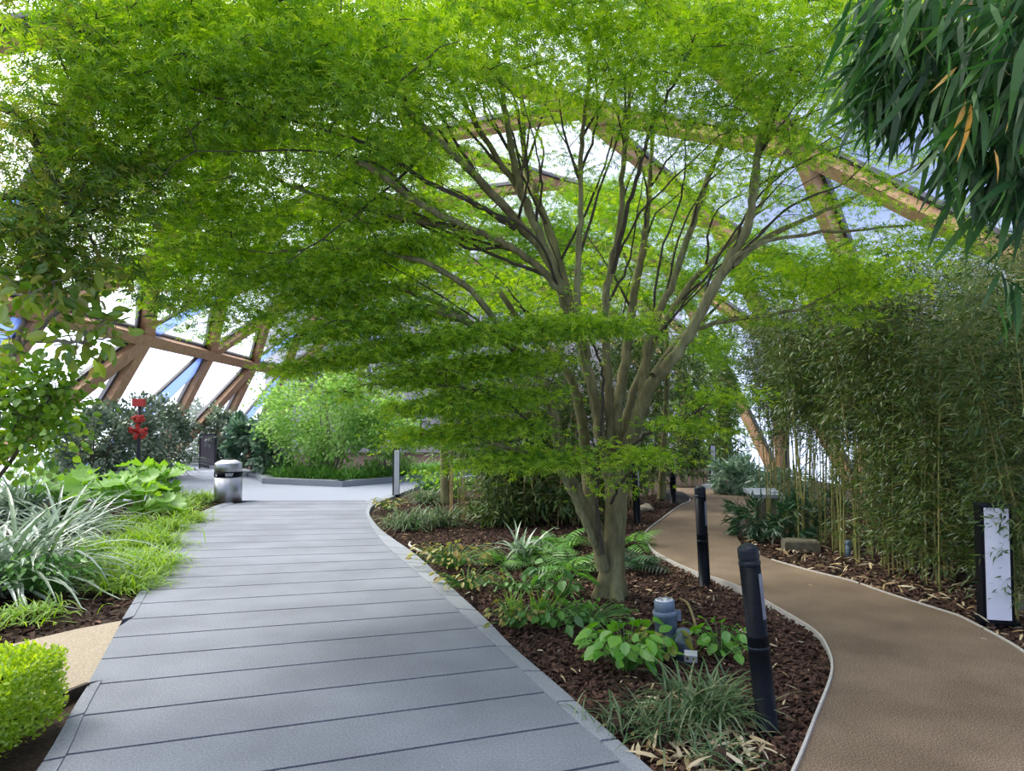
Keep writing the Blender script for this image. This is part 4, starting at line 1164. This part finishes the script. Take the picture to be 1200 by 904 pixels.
# ------------------------------------------------------------------ built objects
def rotx(a): c, s = math.cos(a), math.sin(a); return np.array([[1, 0, 0], [0, c, -s], [0, s, c]])
def roty(a): c, s = math.cos(a), math.sin(a); return np.array([[c, 0, s], [0, 1, 0], [-s, 0, c]])
def rotz(a): c, s = math.cos(a), math.sin(a); return np.array([[c, -s, 0], [s, c, 0], [0, 0, 1]])


def bollard(px, py, label, H=.97, r=.056, lean=0.0, turn=-.8, leany=0):
    b = gz(px, py, -.03); T = thing('bollard', b, label, 'bollard', None)
    R = roty(-lean) @ rotx(leany)
    Z = H + .03
    m = MB(); m.lathe([(r * 1.0, 0), (r, .0), (r, .50), (r * 1.04, .503), (r * 1.04, .515), (r * .98, .52), (r * .98, Z - .115)], b, R, 28); m.build('post', M['black'], T, True)
    m = MB(); m.lathe([(r * .97, Z - .118), (r * 1.03, Z - .113), (r * 1.03, Z - .1), (r * .95, Z - .095), (r * .95, Z - .085), (r * 1.0, Z - .08), (r * 1.0, Z - .035), (r * .92, Z - .024), (r * .6, Z - .010), (r * .25, Z - .002), (.004, Z)], b, R, 28); m.build('cap', M['cap'], T)
    m = MB(); m.lathe([(r * 1.0, .44), (r * 1.04, .443), (r * 1.04, .453), (r * 1.0, .456)], b, R, 28); m.build('ring', M['cap'], T, True)
    V, F = [], []
    k = 7
    for i in range(k):
        a = turn - .3 + .6 * i / (k - 1)
        for z in (.60, Z - .16): V.append((r * 1.02 * math.cos(a), r * 1.02 * math.sin(a), z))
        for z in (Z - .16, .60): V.append((r * .9 * math.cos(a), r * .9 * math.sin(a), z))
    for i in range(k - 1):
        for j in range(4): F.append([4 * i + j, 4 * i + 4 + j, 4 * i + 4 + (j + 1) % 4, 4 * i + (j + 1) % 4])
    F += [[0, 1, 2, 3], [4 * k - 1, 4 * k - 2, 4 * k - 3, 4 * k - 4]]
    m = MB(); m.add(np.array(V) @ R.T + b, F); m.build('lamp_lens', M['lens'], T)['label'] = 'clouded lamp window strip'
    return T


bollard(900, 852, 'nearest black bollard, leaning over the dark grass clump', .97, .056, .095)
bollard(826, 683, 'black bollard between the near leaning one and the maple trunk, at path edge', .97, .056, .04)
bollard(747, 612, 'black bollard half hidden directly behind the maple trunk', .97, .056, .03, -.9)
bollard(789, 588, 'far black bollard standing on the dark paving patch', 1.0, .06, .01, -.8)


def sign_bollard(px, py, label, H, w_, d_, turn, z0=-.03, face=1.0):
    b = gz(px, py, z0); T = thing('bollard', b, label, 'bollard', None); R = rotz(turn)
    m = MB(); m.box(b + [0, 0, (H - z0) / 2], (w_, d_, H - z0), R)
    m.build('post', M['black'], T)
    m = MB(); m.box(b + R @ np.array([0, -d_ / 2 - .004, .0]) + [0, 0, (H - z0) / 2 + .02], (w_ * .78 * face, .012, (H - z0) - .07), R); m.build('light_panel', M['white'], T)['label'] = 'white light panel'
    m = MB(); m.box(b + [0, 0, .035], (w_ * 1.25, d_ * 1.6, .02), R); m.build('base_plate', M['black'], T)
    m = MB(); m.box(b + [0, 0, H - z0 + .008], (w_ * 1.04, d_ * 1.06, .018), R); m.build('cap', M['cap'], T)
    return T


sign_bollard(1167, 728, 'black bollard with tall white face in front of the bamboo thicket', .93, .225, .13, -.22)
sign_bollard(464, 581, 'white faced slim bollard at the end of the walkway by the deck bend', 1.0, .14, .12, .35)
sign_bollard(835, 566, 'pale faced slim bollard beyond the kerb at the end of the tan path', .98, .15, .1, .1)

# steel bin
b = gz(267, 588, -.004); T = thing('litter_bin', b, 'round brushed steel litter bin with black band at the walkway edge', 'bin')
r = .265
m = MB(); m.lathe([(r * .96, 0), (r, .01), (r, .50)], b, None, 40); m.build('body', M['steel'], T, True)
m = MB(); m.lathe([(r * .97, .50), (r * 1.015, .505), (r * 1.015, .60), (r * .97, .605)], b, None, 40); bd = m.build('band', M['black'], T, True)
m = MB()
def onband(a, z, wd, ht):
    a = -PI / 2 + a; p = np.array([math.cos(a), math.sin(a), 0]) * r * 1.018
    m.box(b + p + [0, 0, z], (wd, .006, ht), rotz(a + PI / 2))
onband(-.62, .545, .012, .05); onband(-.58, .535, .03, .03); onband(-.66, .53, .02, .014)
for i, wl in enumerate((.02, .014, .02, .02, .012, .018)): onband(.2 + i * .095, .568, wl, .022)
for i, wl in enumerate((.018, .02, .012, .02, .018)): onband(.22 + i * .1, .535, wl, .02)
m.build('band_marking', M['white'], bd)['label'] = 'small white marks'
m = MB(); m.lathe([(r * .98, .605), (r, .61), (r, .76), (r * .97, .775), (r * .6, .825), (r * .45, .838), (r * .44, .838)], b, None, 40); m.build('lid', M['steel'], T, True)
m = MB(); m.lathe([(r * .40, .82), (r * .40, .85), (r * .34, .855)], b, None, 30); m.build('ash_tray', M['black'], T, True)

# grey-brown board
b = gz(243, 549, -.004); T = thing('sign_board', b, 'grey-brown upright board in front of the dark evergreen shrubs', 'sign')
R = rotz(.12)
m = MB(); m.box(b + [0, 0, .58], (.46, .05, 1.10), R); m.build('panel', M['signgrey'], T)
m = MB()
for sx in (-1, 1): m.box(b + R @ np.array([sx * .25, 0, 0]) + [0, 0, .58], (.05, .08, 1.16), R)
m.box(b + [0, 0, 1.15], (.54, .08, .05), R); m.box(b + [0, 0, .05], (.54, .08, .06), R); m.build('frame', M['alu'], T)
m = MB(); 
for i in range(5): m.box(b + R @ np.array([-.03 + .015 * (i % 2), -.03, 0]) + [0, 0, .95 - i * .05], (.2 - .03 * (i % 3), .006, .014), R)
m.build('lettering', M['louvre'], T)

# red topped post in the left bed
Yp = 16.6; b = np.array([P(163, 500, Yp)[0], Yp, 0.0]); T = thing('red_marker', b, 'dark post with red square top and red flower-like clusters among evergreen shrubs', 'ornament')
zz = lambda py: P(163, py, Yp)[2]
m = MB(); m.tube([b, b + [0, 0, zz(468)]], .035, 10); m.build('post', M['alu'], T, True)
m = MB(); m.box((b[0], Yp - .03, zz(472)), (.26, .12, .17)); m.build('top_plate', M['red'], T)
for py, rr in ((491, .11), (504, .17), (509, .16)):
    m = MB(); c0 = np.array([b[0], Yp - .04, zz(py)])
    for i in range(14):
        q = unit(1)[0] * rr; m.lathe([(.001, -.05), (.05, -.02), (.055, .02), (.001, .05)], c0 + q * [1, .6, .6], None, 8)
    m.build('red_cluster', M['red'], T, True)

# blue-grey garden fitting
b = gz(783, 768, -.03); T = thing('garden_fitting', b, 'blue-grey capped cylinder with side pipe and white box standing in bark', 'fitting')
R = roty(-.06)
m = MB(); m.lathe([(.066, 0), (.072, .1), (.078, .30), (.084, .302), (.086, .33), (.082, .335)], b, R, 28); m.build('body', M['bluegrey'], T, True)
m = MB(); m.lathe([(.070, .33), (.071, .40), (.066, .405), (.055, .407), (.054, .403), (.01, .404)], b, R, 28); cp = m.build('cap', M['bluegrey'], T, True)
m = MB(); m.lathe([(.062, .405), (.062, .411), (.01, .412)], b, R, 24); m.build('cap_disc', M['paleplastic'], cp, True)
m = MB()
for i in range(6):
    a = i * PI / 3; m.lathe([(.009, .41), (.009, .42), (.006, .422)], b + R @ np.array([.042 * math.cos(a), .042 * math.sin(a), 0]), R, 8)
m.build('screws', M['steel'], cp)
m = MB(); m.box(b + R @ np.array([.09, -.01, .30]), (.03, .03, .07), R); m.build('latch', M['bluegrey'], T)
m = MB(); c2 = b + np.array([.095, -.09, 0]); m.lathe([(.052, 0), (.055, .14), (.06, .145), (.06, .165), (.05, .17), (.045, .225), (.03, .235)], c2, R, 22); m.build('side_pipe', M['bluegrey'], T, True)
m = MB(); c3 = b + np.array([.115, -.17, .075]); R3 = rotz(-.25) @ rotx(.5); m.box(c3, (.085, .05, .06), R3); bx_ = m.build('junction_box', M['paleplastic'], T); bx_['label'] = 'white plastic junction box'
m = MB()
for sx in (-1, 1): m.box(c3 + R3 @ np.array([sx * .022, -.026, .005]), (.014, .006, .014), R3)
m.build('socket', M['black'], bx_)
m = MB(); m.tube(smooth_path([c3 + [0, 0, .0], c3 + [.0, .02, -.04], b + [.1, -.05, 0]], 4), .006, 6); m.build('cable', M['black'], T, True)
pts = smooth_path([gz(797, 706, .03), gz(806, 716, .06), gz(813, 730, .035), gz(817, 742, 0)], 5)
m = MB(); m.tube(pts, .012, 8); tag(m.build('irrigation_pipe', M['brownhose'], None, True, pts[0]), 'brown-green pipe lying on bark behind the blue-grey fitting', 'pipe')
pts = smooth_path([gz(481, 636, .0), gz(480, 644, .05), gz(490, 649, .04), gz(505, 651, .0), gz(518, 651, -.01)], 5)
m = MB(); m.tube(pts, .014, 8); tag(m.build('irrigation_hose', M['hose'], None, True, pts[0]), 'pale hose looping out of bark near the bend of the deck kerb', 'hose')

# stone bench block
T = thing('stone_bench', (4.2, 12.5, -.03), 'low square stone bench block beside the far end of the tan path', 'bench')
m = MB(); m.prism([(4.02, 12.05), (4.42, 12.05), (4.72, 13.15), (4.22, 13.15)], -.03, .34); m.build('base', M['rustyshadestone'], T)  # dark brown imitates the shaded face of the grey-blue block
m = MB(); m.prism([(3.97, 12.0), (4.46, 12.0), (4.77, 13.2), (4.18, 13.2)], .34, .40); m.build('seat', M['stone'], T)
# weathered slab + green-grey pipe + rock
b = gz(938, 642, -.03); T = thing('stone_slab', b, 'flat weathered stone slab lying at the front of the bamboo bed', 'slab')
m = MB(); m.box(b + [0, 0, .06], (.42, .32, .12), rotz(-.2)); m.build('slab', M['rustyshadestone'], T)
m = MB(); m.box(b + [.01, 0, .125], (.34, .25, .012), rotz(-.2)); m.build('cover', M['rustyshadestone'], T)
b = gz(994, 652, -.03); T = thing('standpipe', b, 'small green-grey pipe stub standing among the bamboo canes', 'pipe')
m = MB(); m.lathe([(.032, 0), (.032, .17)], b, None, 14); m.build('pipe', M['bluegrey'], T, True)
m = MB(); m.lathe([(.034, .165), (.038, .17), (.038, .2), (.03, .215)], b, None, 14); m.build('cap', M['bluegrey'], T, True)


def rock(px, py, rr, label, z=-.03):
    b = gz(px, py, z); u_, v_ = 14, 9; V = []
    for j in range(v_):
        for i in range(u_):
            th, ph = 2 * PI * i / u_, PI * j / (v_ - 1)
            p = np.array([math.cos(th) * math.sin(ph), math.sin(th) * math.sin(ph), math.cos(ph)])
            k = 1 + .16 * math.sin(p[0] * 4 + 1) * math.cos(p[1] * 5) + .1 * math.sin(p[2] * 7 + p[0] * 3)
            V.append(b + p * np.array(rr) * k + [0, 0, rr[2] * .7])
    F = [[j * u_ + i, j * u_ + (i + 1) % u_, (j + 1) * u_ + (i + 1) % u_, (j + 1) * u_ + i] for j in range(v_ - 1) for i in range(u_)]
    return tag(mk('rock', np.array(V), F, M['rock'], None, True, None, b), label, 'rock')


rock(1192, 715, (.12, .1, .09), 'pale lumpy rock beside the white faced bollard at the bamboo')
rock(757, 598, (.14, .12, .08), 'pale stone behind the half hidden bollard near the dark paving')

# ------------------------------------------------------------------ bark mulch and leaf litter (uncountable)
def chips(name, poly, n, size, mat, label, near=6.0, z=-.045):
    p = sample_poly(poly, n, near); sc = size * (.5 + rng.random(n))
    T_ = np.array([[x, y, zz_] for x in (-.5, .5) for y in (-.22, .22) for zz_ in (-.08, .08)])
    F = [np.array([[0, 1, 3, 2], [4, 6, 7, 5], [0, 4, 5, 1], [2, 3, 7, 6], [0, 2, 6, 4], [1, 5, 7, 3]])]
    d = unit(n) * [1, 1, .35]; nr = nrm(np.array([0, 0, 1]) + rng.normal(size=(n, 3)) * .5)
    V, F = inst((T_, F), np.c_[p, z + .035 * rng.random(n)], d, nr, sc)
    return tag(mk(name, V, F, mat), label, 'mulch', kind='stuff')


mid_bed = [tuple(p) for p in ra] + [tuple(p) for p in tl[::-1]][:]
mb_px = [(762, 904), (660, 811), (569, 727), (487, 651), (440, 614), (436, 600), (460, 584), (520, 580), (700, 585), (790, 575), (800, 590), (760, 620), (758, 636), (780, 655), (835, 678), (900, 708), (952, 739), (972, 765), (973, 792), (953, 844), (930, 904), (915, 935), (800, 940)]
mbed = pxpoly(mb_px)
chips('bark_mulch', mbed, 36000, .034, M['chip'], 'red-brown bark mulch covering the bed under the maple', 5.0)
lbed = pxpoly([(143, 728), (171, 682), (205, 622), (256, 592), (200, 560), (60, 560), (-120, 640), (-150, 790), (0, 757)])
chips('bark_mulch', lbed, 7000, .05, M['chip'], 'dark bark mulch around the strap leaved plants and grass tufts', 7.0)
rbed = pxpoly([(1500, 1000), (1330, 858), (1200, 763), (1125, 721), (1040, 694), (960, 670), (896, 651), (866, 632), (880, 600), (1000, 590), (1250, 610), (1500, 680)])
chips('bark_mulch', rbed, 12000, .05, M['chip'], 'dark bark mulch under the bamboo thicket', 7.0)


def litter(poly, n, size, label, near=5.0, z=-.005):
    p = sample_poly(poly, n, near)
    V, F = inst(LANCE, np.c_[p, z + .02 * rng.random(n)], unit(n) * [1, 1, .25], nrm(np.array([0, 0, 1]) + rng.normal(size=(n, 3)) * .4), size * (.5 + rng.random(n)))
    return tag(mk('fallen_leaves', V, F, M['litter']), label, 'fallen leaves', kind='stuff')


litter(rbed, 2600, .11, 'pale fallen bamboo leaves scattered along the bamboo bed')
litter(pxpoly([(720, 850), (800, 800), (890, 850), (900, 904), (860, 940), (790, 925)]), 330, .11, 'straw coloured dry leaves around the grass clumps by the nearest bollard', 5)
litter(mbed, 700, .07, 'thin scatter of dry leaves over the bark under the maple', 6)
for i, (px, py) in enumerate(((946, 686), (1148, 749), (960, 672), (339, 855))):
    c = gz(px, py, .006)
    V, F = inst(LANCE, c[None], np.array([[1.0, -.5 + .4 * i, .03]]), np.array([[0.1, 0, 1.0]]), [.09 if i != 3 else .03])
    tag(mk('fallen_leaf', V, F, M['litter'], None, False, None, c), ('single dry leaf on the tan path nearest the stone slab', 'single dry leaf on the tan path below the white faced bollard', 'single pale leaf at the tan path edge by the bamboo bed', 'tiny white petal on a front deck slab')[i], 'leaf')
